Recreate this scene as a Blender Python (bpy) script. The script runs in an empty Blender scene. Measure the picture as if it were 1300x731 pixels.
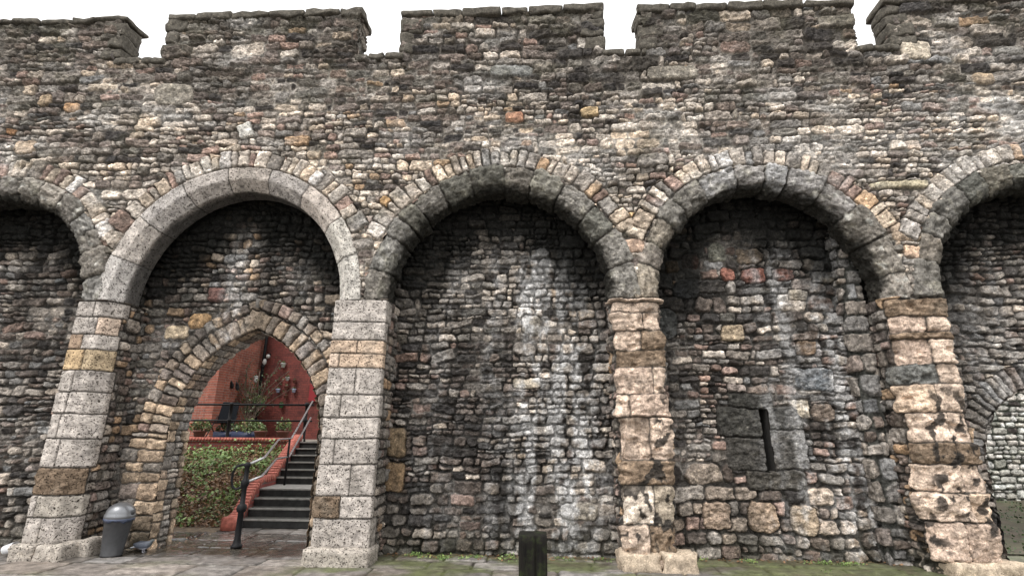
import bpy, bmesh, math, random
import numpy as np
from mathutils import Vector, Matrix
R = math.radians
sc = bpy.context.scene
COL = sc.collection
random.seed(7)

# ------------------------------------------------------------------ noise
_prm = np.random.RandomState(11).permutation(512).astype(np.int64)
_ga = np.random.RandomState(12).rand(512) * 6.2831853
_gx, _gy = np.cos(_ga), np.sin(_ga)
def _h(ix, iy, s):
    return _prm[(_prm[(ix + s * 37) & 511] + iy * 7 + s) & 511]
def perlin(x, y, s=0):
    x = np.asarray(x, float); y = np.asarray(y, float)
    ix = np.floor(x).astype(np.int64); iy = np.floor(y).astype(np.int64)
    fx = x - ix; fy = y - iy
    u = fx * fx * fx * (fx * (fx * 6 - 15) + 10); v = fy * fy * fy * (fy * (fy * 6 - 15) + 10)
    def g(a, b):
        k = _h(ix + a, iy + b, s)
        return _gx[k] * (fx - a) + _gy[k] * (fy - b)
    a = g(0, 0) * (1 - u) + g(1, 0) * u
    b = g(0, 1) * (1 - u) + g(1, 1) * u
    return (a * (1 - v) + b * v) * 1.45
def fbm(x, y, s=0, o=3, gain=.5):
    t = 0; a = 1.0; n = 0
    for i in range(o):
        t = t + a * perlin(np.asarray(x) * 2 ** i + 3.1 * i, np.asarray(y) * 2 ** i + 1.7 * i, s + i * 5); n += a; a *= gain
    return t / n
def sstep(a, b, x):
    t = np.clip((x - a) / (b - a), 0, 1); return t * t * (3 - 2 * t)
def srgb(r, g, b):
    f = lambda c: (c / 255 / 12.92) if c <= 10 else ((c / 255 + .055) / 1.055) ** 2.4
    return (f(r), f(g), f(b))

# ------------------------------------------------------------------ objects
def link(o, parent=None):
    COL.objects.link(o)
    if parent is not None: o.parent = parent
    return o
def tag(o, label=None, cat=None, group=None, kind=None):
    if label: o['label'] = label
    if cat: o['category'] = cat
    if group: o['group'] = group
    if kind: o['kind'] = kind
    return o
def empty(name, loc=(0, 0, 0)):
    o = bpy.data.objects.new(name, None); o.location = loc; o.empty_display_size = .2
    link(o); bpy.context.view_layer.update(); return o
def from_bm(name, bm, m, parent=None, smooth=True):
    me = bpy.data.meshes.new(name); bm.normal_update(); bm.to_mesh(me); bm.free()
    me.materials.append(m)
    if smooth:
        me.polygons.foreach_set('use_smooth', [True] * len(me.polygons))
    o = bpy.data.objects.new(name, me); link(o)
    if parent is not None:
        o.parent = parent; o.matrix_parent_inverse = Matrix.Translation(-Vector(parent.location))
    return o
def np_mesh(name, P, F, m, C=None, parent=None, smooth=True, obj=True):
    me = bpy.data.meshes.new(name)
    me.vertices.add(len(P)); me.vertices.foreach_set('co', np.ascontiguousarray(P, dtype=np.float32).ravel())
    k = F.shape[1]
    me.loops.add(F.size); me.loops.foreach_set('vertex_index', np.ascontiguousarray(F, dtype=np.int32).ravel())
    me.polygons.add(len(F)); me.polygons.foreach_set('loop_start', np.arange(0, F.size, k, dtype=np.int32))
    me.polygons.foreach_set('loop_total', np.full(len(F), k, dtype=np.int32))
    me.update(calc_edges=True)
    if smooth: me.polygons.foreach_set('use_smooth', np.ones(len(F), dtype=bool))
    if C is not None:
        a = me.color_attributes.new('Col', 'FLOAT_COLOR', 'POINT')
        a.data.foreach_set('color', np.ascontiguousarray(C, dtype=np.float32).ravel())
    me.materials.append(m)
    o = bpy.data.objects.new(name, me); link(o)
    if parent is not None:
        o.parent = parent; o.matrix_parent_inverse = Matrix.Translation(-Vector(parent.location))
    return o

# ------------------------------------------------------------------ materials
def new_mat(name):
    m = bpy.data.materials.new(name); m.use_nodes = True
    nt = m.node_tree; nt.nodes.clear()
    out = nt.nodes.new('ShaderNodeOutputMaterial'); b = nt.nodes.new('ShaderNodeBsdfPrincipled')
    nt.links.new(b.outputs[0], out.inputs[0])
    return m, nt, b
def N(nt, t, **kw):
    n = nt.nodes.new(t)
    for k, v in kw.items():
        if k.startswith('i_'):
            key = k[2:]
            n.inputs[int(key) if key.isdigit() else key.replace('_', ' ')].default_value = v
        else: setattr(n, k, v)
    return n
def L(nt, a, b): nt.links.new(a, b)
def ramp(nt, fac, pts):  # value or colour stops
    r = nt.nodes.new('ShaderNodeValToRGB'); e = r.color_ramp.elements
    while len(e) < len(pts): e.new(.5)
    for i, (p, c) in enumerate(pts):
        e[i].position = p
        e[i].color = (c, c, c, 1) if not isinstance(c, tuple) else (*c, 1)
    L(nt, fac, r.inputs[0]); return r.outputs[0]
def mul(nt, a, b, fac=1.0):
    m = nt.nodes.new('ShaderNodeMix'); m.data_type = 'RGBA'; m.blend_type = 'MULTIPLY'; m.inputs[0].default_value = fac
    L(nt, a, m.inputs[6]); L(nt, b, m.inputs[7]); return m.outputs[2]

def stone_mat(name, pits=0.0, rough=.9, mott=1.0, attr=True, base=(.2, .2, .2), bump=.5, gscale=1.0):
    """attribute 'Col': rgb = colour of the stone, alpha = how pitted it is"""
    m, nt, b = new_mat(name)
    tc = N(nt, 'ShaderNodeTexCoord')
    if attr:
        at = N(nt, 'ShaderNodeAttribute', attribute_name='Col'); c = at.outputs['Color']
    else:
        rgb = N(nt, 'ShaderNodeRGB'); rgb.outputs[0].default_value = (*base, 1); c = rgb.outputs[0]
    n1 = N(nt, 'ShaderNodeTexNoise', i_Scale=14.0 * gscale, i_Detail=6.0, i_Roughness=.68); L(nt, tc.outputs['Object'], n1.inputs['Vector'])
    n2 = N(nt, 'ShaderNodeTexNoise', i_Scale=60.0 * gscale, i_Detail=5.0, i_Roughness=.7); L(nt, tc.outputs['Object'], n2.inputs['Vector'])
    c = mul(nt, c, ramp(nt, n1.outputs[0], [(.28, max(.1, 1 - .62 * mott)), (.5, 1.0), (.72, 1 + .55 * mott)]))
    c = mul(nt, c, ramp(nt, n2.outputs[0], [(.3, 1 - .5 * mott), (.5, 1.0), (.72, 1 + .5 * mott)]))
    n3 = N(nt, 'ShaderNodeTexNoise', i_Scale=26.0 * gscale, i_Detail=9.0, i_Roughness=.82); L(nt, tc.outputs['Object'], n3.inputs['Vector'])
    c = mul(nt, c, ramp(nt, n3.outputs[0], [(.33, 1 - .7 * mott), (.45, 1.0)]))
    n4 = N(nt, 'ShaderNodeTexNoise', i_Scale=17.0 * gscale, i_Detail=9.0, i_Roughness=.8); mp4 = N(nt, 'ShaderNodeMapping'); mp4.inputs['Location'].default_value = (5, 9, 2)
    L(nt, tc.outputs['Object'], mp4.inputs[0]); L(nt, mp4.outputs[0], n4.inputs['Vector'])
    li = N(nt, 'ShaderNodeMix', data_type='RGBA', blend_type='MULTIPLY'); li.inputs[0].default_value = 1.0; L(nt, ramp(nt, n4.outputs[0], [(.54, 1.0), (.66, (1 + 1.1 * mott, 1 + 1.05 * mott, 1 + .95 * mott))]), li.inputs[7]); L(nt, c, li.inputs[6])
    c = li.outputs[2]
    h = N(nt, 'ShaderNodeMath', operation='MULTIPLY_ADD', i_1=.35); L(nt, n2.outputs[0], h.inputs[0]); L(nt, n1.outputs[0], h.inputs[2])
    hh = h.outputs[0]
    if pits > 0:
        dn = N(nt, 'ShaderNodeTexNoise', i_Scale=22.0, i_Detail=2.0)
        L(nt, tc.outputs['Object'], dn.inputs['Vector'])
        mx = N(nt, 'ShaderNodeMix', data_type='VECTOR'); mx.inputs[0].default_value = .06
        L(nt, tc.outputs['Object'], mx.inputs[4]); L(nt, dn.outputs['Color'], mx.inputs[5])
        mp = N(nt, 'ShaderNodeMapping'); mp.inputs['Scale'].default_value = (1, 1, 1.7); L(nt, mx.outputs[1], mp.inputs[0])
        v = N(nt, 'ShaderNodeTexVoronoi', i_Scale=44.0); L(nt, mp.outputs[0], v.inputs['Vector'])
        # only some cells carry a pit
        sel = N(nt, 'ShaderNodeSeparateColor'); L(nt, v.outputs['Color'], sel.inputs[0])
        th = N(nt, 'ShaderNodeMath', operation='MULTIPLY', i_1=.50 * pits); L(nt, sel.outputs[0], th.inputs[0])
        sub = N(nt, 'ShaderNodeMath', operation='SUBTRACT'); L(nt, v.outputs['Distance'], sub.inputs[0]); L(nt, th.outputs[0], sub.inputs[1])
        p = ramp(nt, sub.outputs[0], [(0.0, 0.0), (.09, 1.0)])
        c = mul(nt, c, ramp(nt, p, [(0, (.12, .11, .10)), (1, 1.0)]))
        ad = N(nt, 'ShaderNodeMath', operation='MULTIPLY_ADD', i_1=.9); L(nt, p, ad.inputs[0]); L(nt, hh, ad.inputs[2]); hh = ad.outputs[0]
    bp = N(nt, 'ShaderNodeBump', i_Strength=bump, i_Distance=.02); L(nt, hh, bp.inputs['Height'])
    L(nt, bp.outputs[0], b.inputs['Normal']); L(nt, c, b.inputs['Base Color'])
    b.inputs['Roughness'].default_value = rough; b.inputs['Specular IOR Level'].default_value = .12
    return m
M = {}
M['rubble'] = stone_mat('rubble_stone', 0, .9, 1.2, bump=1.0)
M['pitted'] = stone_mat('pitted_limestone', .85, .9, .42, bump=.9)
M['sand'] = stone_mat('weathered_sandstone', .35, .88, .95, bump=1.0)
M['coping'] = stone_mat('mossy_coping', 0, .95, 1.0, attr=False, base=(.095, .086, .072), bump=.8)
M['core'] = stone_mat('wall_core', 0, .95, .8, attr=False, base=(.1, .09, .08), bump=.8, gscale=.5)
M['paving'] = stone_mat('paving_stone', 0, .55, .6, bump=.3)

def plain(name, col, rough=.5, metal=0.0, noise=.0, scale=20, bump=0, spec=.5, coat=0):
    m, nt, b = new_mat(name)
    b.inputs['Roughness'].default_value = rough; b.inputs['Metallic'].default_value = metal
    b.inputs['Specular IOR Level'].default_value = spec; b.inputs['Coat Weight'].default_value = coat
    rgb = N(nt, 'ShaderNodeRGB'); rgb.outputs[0].default_value = (*col, 1); c = rgb.outputs[0]
    if noise or bump:
        tc = N(nt, 'ShaderNodeTexCoord'); n = N(nt, 'ShaderNodeTexNoise', i_Scale=float(scale), i_Detail=6.0, i_Roughness=.65)
        L(nt, tc.outputs['Object'], n.inputs['Vector'])
        c = mul(nt, c, ramp(nt, n.outputs[0], [(.3, max(0, 1 - noise)), (.7, 1 + noise)]))
        r2 = ramp(nt, n.outputs[0], [(.3, min(1, rough + .15)), (.7, max(.05, rough - .1))]); L(nt, r2, b.inputs['Roughness'])
        if bump:
            bp = N(nt, 'ShaderNodeBump', i_Strength=bump, i_Distance=.01); L(nt, n.outputs[0], bp.inputs['Height']); L(nt, bp.outputs[0], b.inputs['Normal'])
    L(nt, c, b.inputs['Base Color'])
    return m

# ------------------------------------------------------------------ masonry field
JW = .008
class Field:
    """Stones laid out on a (u,v) grid in metres; gives relief height and colour."""
    def __init__(s, u0, u1, v0, v1, res=.013, seed=0, warp=.012, base=-.035):
        s.nu = int(round((u1 - u0) / res)) + 1; s.nv = int(round((v1 - v0) / res)) + 1
        s.u = np.linspace(u0, u1, s.nu); s.v = np.linspace(v0, v1, s.nv)
        s.U, s.V = np.meshgrid(s.u, s.v)
        s.fl_amt = 1.0; s.mottle = .95; s.ru = s.u[1] - s.u[0]; s.rv = s.v[1] - s.v[0]; s.seed = seed; s.base = base
        U, V = s.U, s.V
        s.WU = U + .8 * warp * perlin(U * 5, V * 5, seed) + warp * .9 * perlin(U * 13, V * 13, seed + 3) + warp * .35 * perlin(U * 33, V * 33, seed + 4)
        s.WV = V + 2.4 * warp * perlin(U * .9, V * .7, seed + 7) + warp * 1.1 * perlin(U * 4, V * 4, seed + 9) + warp * .8 * perlin(U * 12, V * 12, seed + 8) + warp * .35 * perlin(U * 31, V * 31, seed + 14)
        s.sd = np.full(U.shape, 9.0); s.id = np.full(U.shape, -1, int); s.prio = np.zeros(U.shape)
        s.lu = np.zeros(U.shape); s.lv = np.zeros(U.shape); s.st = []
    def stone(s, cu, cv, hw, hh, col, rot=0.0, cr=None, bulge=.03, off=None, pit=0.0, prio=0, facet=.012, edge=None, tilt=.06, rng=random, poly=False):
        w = math.hypot(hw, hh) + .07
        i0 = max(0, int((cu - w - s.u[0]) / s.ru)); i1 = min(s.nu, int((cu + w - s.u[0]) / s.ru) + 2)
        j0 = max(0, int((cv - w - s.v[0]) / s.rv)); j1 = min(s.nv, int((cv + w - s.v[0]) / s.rv) + 2)
        if i1 <= i0 or j1 <= j0: return
        k = len(s.st)
        s.st.append((col[0], col[1], col[2], bulge, rng.uniform(-.012, .012) if off is None else off, pit, facet,
                     edge or min(hh, hw) * .75, rng.gauss(0, tilt), rng.gauss(0, tilt)))
        u = s.WU[j0:j1, i0:i1] - cu; v = s.WV[j0:j1, i0:i1] - cv
        if rot:
            c, n = math.cos(rot), math.sin(rot); u, v = u * c + v * n, -u * n + v * c
        cr = min(hw, hh) * rng.uniform(.3, .85) if cr is None else cr
        cr = min(cr, hw, hh)
        if poly:
            jt = lambda a: rng.uniform(-.02, .19) * a
            m_ = min(hw, hh)
            cs = [(-hw + jt(m_), -hh + jt(m_)), (hw - jt(m_), -hh + jt(m_)), (hw - jt(m_), hh - jt(m_)), (-hw + jt(m_), hh - jt(m_))]
            q_ = []
            for t_, cpt in enumerate(cs):      # knock a corner off now and then
                if rng.random() < .5:
                    f1 = rng.uniform(.25, .75) * m_; f2 = rng.uniform(.25, .75) * m_
                    sx, sy = (1 if cpt[0] < 0 else -1), (1 if cpt[1] < 0 else -1)
                    p1, p2 = (cpt[0] + sx * f1, cpt[1]), (cpt[0], cpt[1] + sy * f2)
                    q_ += [p2, p1] if t_ in (0, 2) else [p1, p2]
                else: q_.append(cpt)
            r_ = m_ * .10; sd = None; acc = 0
            for t_ in range(len(q_)):
                a_, b_ = q_[t_], q_[(t_ + 1) % len(q_)]; ex, ey = b_[0] - a_[0], b_[1] - a_[1]; ln = math.hypot(ex, ey) + 1e-9
                dd_ = ((u - a_[0]) * ey - (v - a_[1]) * ex) / ln
                acc = acc + np.exp(np.clip(dd_ / r_, -30, 30))
            sd = r_ * np.log(acc)
            s._put(sd, k, u, v, prio, i0, i1, j0, j1); return
        qx = np.abs(u) - (hw - cr); qy = np.abs(v) - (hh - cr)
        sd = np.hypot(np.maximum(qx, 0), np.maximum(qy, 0)) + np.minimum(np.maximum(qx, qy), 0) - cr
        s._put(sd, k, u, v, prio, i0, i1, j0, j1)
    def _put(s, sd, k, u, v, prio, i0, i1, j0, j1):
        S = s.sd[j0:j1, i0:i1]; P = s.prio[j0:j1, i0:i1]
        if prio: take = (sd < .012) & (prio >= P) & ((sd < S) | (prio > P))
        else: take = (sd < S) & (P == 0)
        S[take] = sd[take]; s.id[j0:j1, i0:i1][take] = k
        s.lu[j0:j1, i0:i1][take] = u[take]; s.lv[j0:j1, i0:i1][take] = v[take]
        if prio: P[take] = prio
    def rubble(s, u0, u1, v0, v1, style, colf, rng):
        """bands of courses, each band cut into blocks of 1-3 rows"""
        v = v0 - .1
        while v < v1 + .1:
            H = rng.uniform(*style(.5 * (u0 + u1), v)['band'])
            u = u0 - rng.uniform(0, .4)
            while u < u1 + .1:
                st = style(u, v); B = rng.uniform(.3, 1.1)
                n = max(1, int(round(H / rng.uniform(*st['h']))))
                cuts = [0] + sorted([(i + rng.uniform(-.28, .28)) / n for i in range(1, n)]) + [1]
                for a, b in zip(cuts[:-1], cuts[1:]):
                    h = (b - a) * H; w = 0
                    while w < B - .03:
                        ww = h * rng.uniform(*st['asp'])
                        ww = min(max(ww, .06), B - w)
                        if B - w - ww < .07: ww = B - w
                        cu = u + w + ww / 2; cv = v + (a + b) / 2 * H
                        g = JW * .5 * rng.uniform(.5, 1.8)
                        hh = h / 2 - g * .8; hw = ww / 2 - g
                        if rng.random() < .25: hh *= rng.uniform(.75, 1)
                        s.stone(cu, cv + rng.uniform(-.006, .006), hw, max(hh, .015), colf(cu, cv, rng), rot=rng.gauss(0, st.get('rot', .035)),
                                bulge=rng.uniform(.35, 1.0) * st.get('bulge', .03), facet=st.get('facet', .014), pit=st.get('pit', 0),
                                off=rng.gauss(0, st.get('off', .011)), tilt=st.get('tilt', .08), rng=rng, poly=rng.random() < .85, edge=min(hh, hw) * rng.uniform(.18, .5))
                        w += ww
                u += B
            v += H
    def finish(s, mortar=(.05, .045, .04), mortar2=None, colmod=None):
        T = np.array(s.st); k = np.clip(s.id, 0, None)
        A = lambda j: T[:, j][k]
        t = np.clip(-s.sd / A(7), 0, 1); dome = np.sqrt(np.clip(1 - (1 - t) ** 2.2, 0, 1))
        ins = sstep(.003, -.010, s.sd)
        fu = s.U * 9 + (k % 97) * 5.3; fv = s.V * 11 + (k % 89) * 3.7
        fac = fbm(fu, fv, s.seed + 20, 3, .6)
        fac2 = np.abs(fbm(s.U * 16 + k % 31, s.V * 30, s.seed + 27, 3, .6))
        fac3 = np.abs(perlin(fu * .6 + 3, fv * .55, s.seed + 29))      # broken facets
        hs = A(3) * dome + A(4) + A(8) * s.lu + A(9) * s.lv + A(6) * fac * 1.5 - A(6) * 1.5 * fac2 + A(6) * 1.2 * (fac3 - .3)
        fl = s.flush = sstep(-.12, .42, fbm(s.U * .8, s.V * 1.1, s.seed + 30, 4)) * s.fl_amt
        hm = s.base * (1 - fl * .8) + .012 * fbm(s.U * 14, s.V * 14, s.seed + 31, 3) - .04 * (1 - fl) * sstep(.1, .45, fbm(s.U * 5, s.V * 6, s.seed + 32, 2)) * (s.base < -.025)
        s.h = hm + (hs - hm) * ins
        C = np.stack([A(0), A(1), A(2)], -1)
        v = 1 + s.mottle * fbm(s.U * 7 + (k % 53) * 2.1, s.V * 10, s.seed + 33, 5, .65)[..., None]
        C = C * np.clip(v, .2, 2.2)
        mort = np.array(mortar)[None, None, :] * np.ones_like(C)
        if mortar2 is not None:
            f = s.flush[..., None]; mort = mort * (1 - f) + np.array(mortar2) * f
        mort = mort * np.clip(1 + .7 * fbm(s.U * 20, s.V * 20, s.seed + 44, 2)[..., None], .3, 2)
        C = mort + (C - mort) * ins[..., None]
        if colmod is not None: C = colmod(s.U, s.V, C, s)
        s.C = np.concatenate([np.clip(C, .004, .85), A(5)[..., None]], -1)
        return s
    def mesh(s, name, mapf, mat, parent, keep=None):
        P0, Nn = mapf(s.U, s.V)
        P = P0 + Nn * s.h[..., None]
        idx = np.arange(s.nu * s.nv).reshape(s.nv, s.nu)
        F = np.stack([idx[:-1, :-1], idx[:-1, 1:], idx[1:, 1:], idx[1:, :-1]], -1)
        if keep is not None:
            K = keep(s.U, s.V); K = K[:-1, :-1] & K[:-1, 1:] & K[1:, 1:] & K[1:, :-1]; F = F[K]
        F = F.reshape(-1, 4)
        used = np.zeros(s.nu * s.nv, bool); used[F.ravel()] = True
        remap = np.cumsum(used) - 1
        return np_mesh(name, P.reshape(-1, 3)[used], remap[F], mat, s.C.reshape(-1, 4)[used], parent)

def planemap(y):
    def f(U, V):
        P = np.stack([U, np.full_like(U, y), V], -1); n = np.zeros_like(P); n[..., 1] = -1
        return P, n
    return f
def pathmap(pts, soft=.0, n=400, smooth=.03):
    """u runs along a plan path, v = z; normal to the right-hand side of travel"""
    pts = np.array(pts, float); d = np.hypot(*np.diff(pts, axis=0).T); cu = np.concatenate([[0], np.cumsum(d)])
    uu = np.linspace(0, cu[-1], n); X = np.interp(uu, cu, pts[:, 0]); Y = np.interp(uu, cu, pts[:, 1])
    k = max(1, int(smooth / (uu[1] - uu[0]))); ker = np.ones(2 * k + 1) / (2 * k + 1)
    def sm(a):
        b = np.concatenate([a[0] + (a[1] - a[0]) * np.arange(-k, 0), a, a[-1] + (a[-1] - a[-2]) * np.arange(1, k + 1)])
        return np.convolve(b, ker, 'valid')
    X = sm(X); Y = sm(Y); tx = np.gradient(X); ty = np.gradient(Y); l = np.hypot(tx, ty); nx, ny = ty / l, -tx / l
    def f(U, V):
        x = np.interp(U, uu, X); y = np.interp(U, uu, Y); a = np.interp(U, uu, nx); b = np.interp(U, uu, ny)
        return np.stack([x, y, V], -1), np.stack([a, b, np.zeros_like(a)], -1)
    return f, cu[-1], cu

# palettes (linear albedo)
def pick(rng, pal):
    t = rng.random() * sum(p[0] for p in pal)
    for w, c in pal:
        t -= w
        if t <= 0: break
    l_ = (c[0] + c[1] + c[2]) / 3; w_ = .30
    c = (c[0] * (1 - w_) + w_ * l_ * 1.10, (c[1] * (1 - w_) + w_ * l_) * .992, (c[2] * (1 - w_) + w_ * l_ * .94) * 1.01)
    k = rng.uniform(.7, 1.3); d = rng.gauss(0, .02)
    return (c[0] * k * (1 + d), c[1] * k, c[2] * k * (1 - d))
PALE = (.47, .41, .33); CREAM = (.52, .42, .30); GREY = (.25, .225, .19); BROWN = (.175, .14, .115); DARK = (.055, .05, .046)
OLIVE = (.16, .15, .125); PINK = (.30, .20, .155); BUFF = (.42, .27, .14); ORANGE = (.42, .22, .09); BLUEG = (.19, .19, .18); WHITE = (.55, .53, .49)

ZS = 3.40                      # springing height
YR = .60                       # recess wall
ARCH = [dict(cx=-8.36, a=1.66, b=1.68, ro=.36), dict(cx=-4.465, a=1.625, b=1.78, ro=.35), dict(cx=-.50, a=1.61, b=1.72, ro=.35),
        dict(cx=3.285, a=1.535, b=1.71, ro=.34), dict(cx=7.26, a=1.66, b=1.68, ro=.37)]
PIERS = [(-10.9, -10.02), (-6.65, -6.09), (-2.84, -2.10), (1.10, 1.76), (4.81, 5.60), (8.92, 9.6)]
def arch_r(A, X, Z):
    return np.hypot((X - A['cx']) / A['a'], (np.maximum(Z, ZS) - ZS) / A['b'])

# ------------------------------------------------------------------ the wall
wall = empty('town_wall', (0, 0, 0))
tag(wall, 'long medieval rubble stone town wall with battlements and a row of recessed round arches on piers', 'wall')

# crenel outlines
MER = [(-11.2, -7.05, 8.46), (-6.24, -2.92, 8.46), (-2.18, 1.13, 8.40), (1.76, 5.15, 8.36), (5.70, 10.2, 8.38)]
CREN = [7.62, 7.58, 7.54, 7.50]

def up_style(u, v):
    if v > 6.6: return dict(band=(.26, .46), h=(0.074, 0.218), asp=(1.1, 3.4), bulge=.022, facet=.028, off=.016, rot=.05)
    if v > 5.6: return dict(band=(.2, .36), h=(0.061, 0.151), asp=(1.0, 3.2), bulge=.022, facet=.024, off=.015, rot=.06)
    return dict(band=(.18, .32), h=(0.066, 0.143), asp=(.9, 2.7), bulge=.024, facet=.02, off=.013, rot=.07)
def up_col(u, v, rng):
    n = float(fbm(u * .55, v * .9, 60, 3)) + .25 * rng.gauss(0, 1)
    hi = v > 6.7
    dark = [(3, BROWN), (2.5, GREY), (2.0, DARK), (1.2, OLIVE), (.6, BLUEG), (.5, PALE)]
    mid = [(2.6, GREY), (2, BROWN), (1.6, PALE), (.9, OLIVE), (.7, PINK), (.8, DARK), (.5, CREAM), (.12, BUFF), (.05, ORANGE)]
    lite = [(3, PALE), (1.8, CREAM), (2.2, GREY), (.7, PINK), (.5, BROWN), (.2, BUFF), (.3, DARK)]
    t = n + (-.2 if hi else (.04 if v > 5.7 else .24))
    c = pick(rng, dark if t < -.18 else (mid if t < .10 else lite))
    g_ = 1.18 if v < 6.6 else 1.0
    return tuple(x * g_ for x in c)
F = Field(-11.0, 10.1, ZS - .02, 8.50, .0115, seed=1, warp=.015, base=-.034)
rng = random.Random(5)
# radial stones over each arch
for ai, A in enumerate(ARCH):
    r0 = A['ro'] + .01; hr = .15
    th = R(28) if ai in (1, 2, 3) else R(24)
    th1 = R(152)
    while th < th1:
        w = rng.choice([rng.uniform(.10, .15), rng.uniform(.14, .24)]) * (1.25 if abs(th - R(90)) > R(50) else 1)
        rr = r0 + hr
        ax, bz = A['a'] + rr, A['b'] + rr
        dth = w / math.hypot(ax * math.sin(th), bz * math.cos(th))
        tm = th + dth / 2
        cx, cz = A['cx'] + ax * math.cos(tm), ZS + bz * math.sin(tm)
        nrm = math.atan2(math.sin(tm) / bz, math.cos(tm) / ax)
        pal = [(3, PALE), (2, CREAM), (1.6, GREY), (1.3, PINK), (.5, BUFF), (.5, WHITE), (.4, BLUEG)]
        if ai in (1,): pal = pal + [(2.5, CREAM)]
        hrr = hr * rng.uniform(.78, 1.12)
        F.stone(cx + (hrr - hr) * math.cos(nrm), cz + (hrr - hr) * math.sin(nrm), hrr - .006, w / 2 - .007, pick(rng, pal), rot=nrm + rng.gauss(0, .03), cr=.022, bulge=.02, off=rng.gauss(.018, .012), prio=2, rng=rng, facet=.018, edge=.035)
        th += dth
# single stones that stand out
def inv_px(x, y, Y):
    return (x, y)
for (X, Z, w, h, c, r) in [(4.02, 5.42, .10, .15, (.45, .26, .08), 1.0), (-8.2, 5.98, .16, .12, BUFF, 0), (-7.6, 6.7, .13, .08, (.38, .24, .14), 0), (-8.1, 6.85, .10, .11, (.34, .26, .18), 0),
                           (.88, 6.42, .14, .10, (.45, .33, .19), .1), (-.3, 6.35, .14, .1, (.45, .24, .16), 0), (.6, 7.5, .2, .09, DARK, 0),
                           (6.9, 6.85, .16, .10, (.33, .25, .17), 0), (4.9, 8.0, .3, .12, GREY, 0), (6.0, 7.4, .22, .17, PALE, -.1), (1.45, 4.62, .16, .1, (.52, .36, .2), 0),
                           (5.25, 4.35, .2, .14, (.42, .33, .25), 0), (5.32, 4.05, .15, .1, (.46, .33, .24), 0), (-6.42, 4.3, .3, .16, GREY, .1),
                           (1.43, 4.2, .17, .11, (.36, .26, .2), 0), (-2.45, 4.6, .25, .1, PINK, .1), (-2.2, 4.9, .14, .08, BUFF, -.6), (5.3, 5.1, .4, .06, (.4, .35, .25), 0.02),
                           (-.35, 7.2, .35, .11, BLUEG, .0), (-4.6, 6.2, .12, .14, WHITE, .4), (-5.9, 6.9, .32, .2, GREY, 0), (2.2, 7.1, .4, .13, GREY, 0)]:
    F.stone(X, Z, w, h, c, rot=r, prio=1, off=.01, rng=rng)
F.rubble(-11, 10.1, ZS - .1, 8.5, up_style, up_col, rng)
def up_mod(U, V, C, s):
    # weathering: black crust under the battlements, pale lime wash in patches, run-off streaks
    crust = sstep(.05, .45, fbm(U * .9, V * 1.6, 70, 4) + .28 * sstep(6.4, 7.9, V) - .08) * .6
    lime = sstep(.12, .5, fbm(U * .7 + 9, V * 1.3, 75, 4) + .25 * sstep(5.0, 9.0, U) * sstep(7.0, 6.2, V) + .10 * sstep(4.4, 5.4, V) * sstep(6.6, 5.6, V)) * .5
    lime = np.clip(lime + .75 * np.exp(-((U - 7.2) / 1.5) ** 2 - ((V - 6.15) / .55) ** 2) * sstep(-.3, .2, fbm(U * 2, V * 3, 77, 3)) + .4 * np.exp(-((U - 4.2) / 1.4) ** 2 - ((V - 5.75) / .25) ** 2), 0, .8)
    crust = crust * (1 - lime)
    lum = C.mean(-1, keepdims=True)
    C = C * (1 - crust[..., None]) + crust[..., None] * np.array([.062, .055, .046])
    C = C * (1 - lime[..., None]) + lime[..., None] * (lum * .6 + np.array([.27, .26, .245]))
    moss = sstep(.1, .5, fbm(U * 1.3, V * 2.0, 79, 3) + .35 * sstep(7.7, 8.3, V))[..., None] * .4
    C = C * (1 - moss) + moss * np.array([.09, .085, .06])
    return C
F.fl_amt = .8; F.finish((.085, .075, .065), (.33, .30, .265), up_mod)
def up_keep(U, V):
    K = np.ones(U.shape, bool)
    for A in ARCH:
        r = np.hypot((U - A['cx']) / (A['a'] + A['ro'] - .03), (V - ZS) / (A['b'] + A['ro'] - .03))
        K &= ~((r < 1) & (V > ZS - .1))
    w = .03 * perlin(U * 6, V * 6, 90)
    top = np.full(U.shape, 7.5)
    for i, (a, b, z) in enumerate(MER): top = np.where((U > a + w) & (U < b + w), z - .06, top)
    for i, (a, b) in enumerate(zip(MER[:-1], MER[1:])): top = np.where((U >= a[1] + w) & (U <= b[0] + w), CREN[i] - .05, top)
    return K & (V < top)
F.mesh('upper_wall', planemap(0.0), M['rubble'], wall, up_keep)

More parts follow.
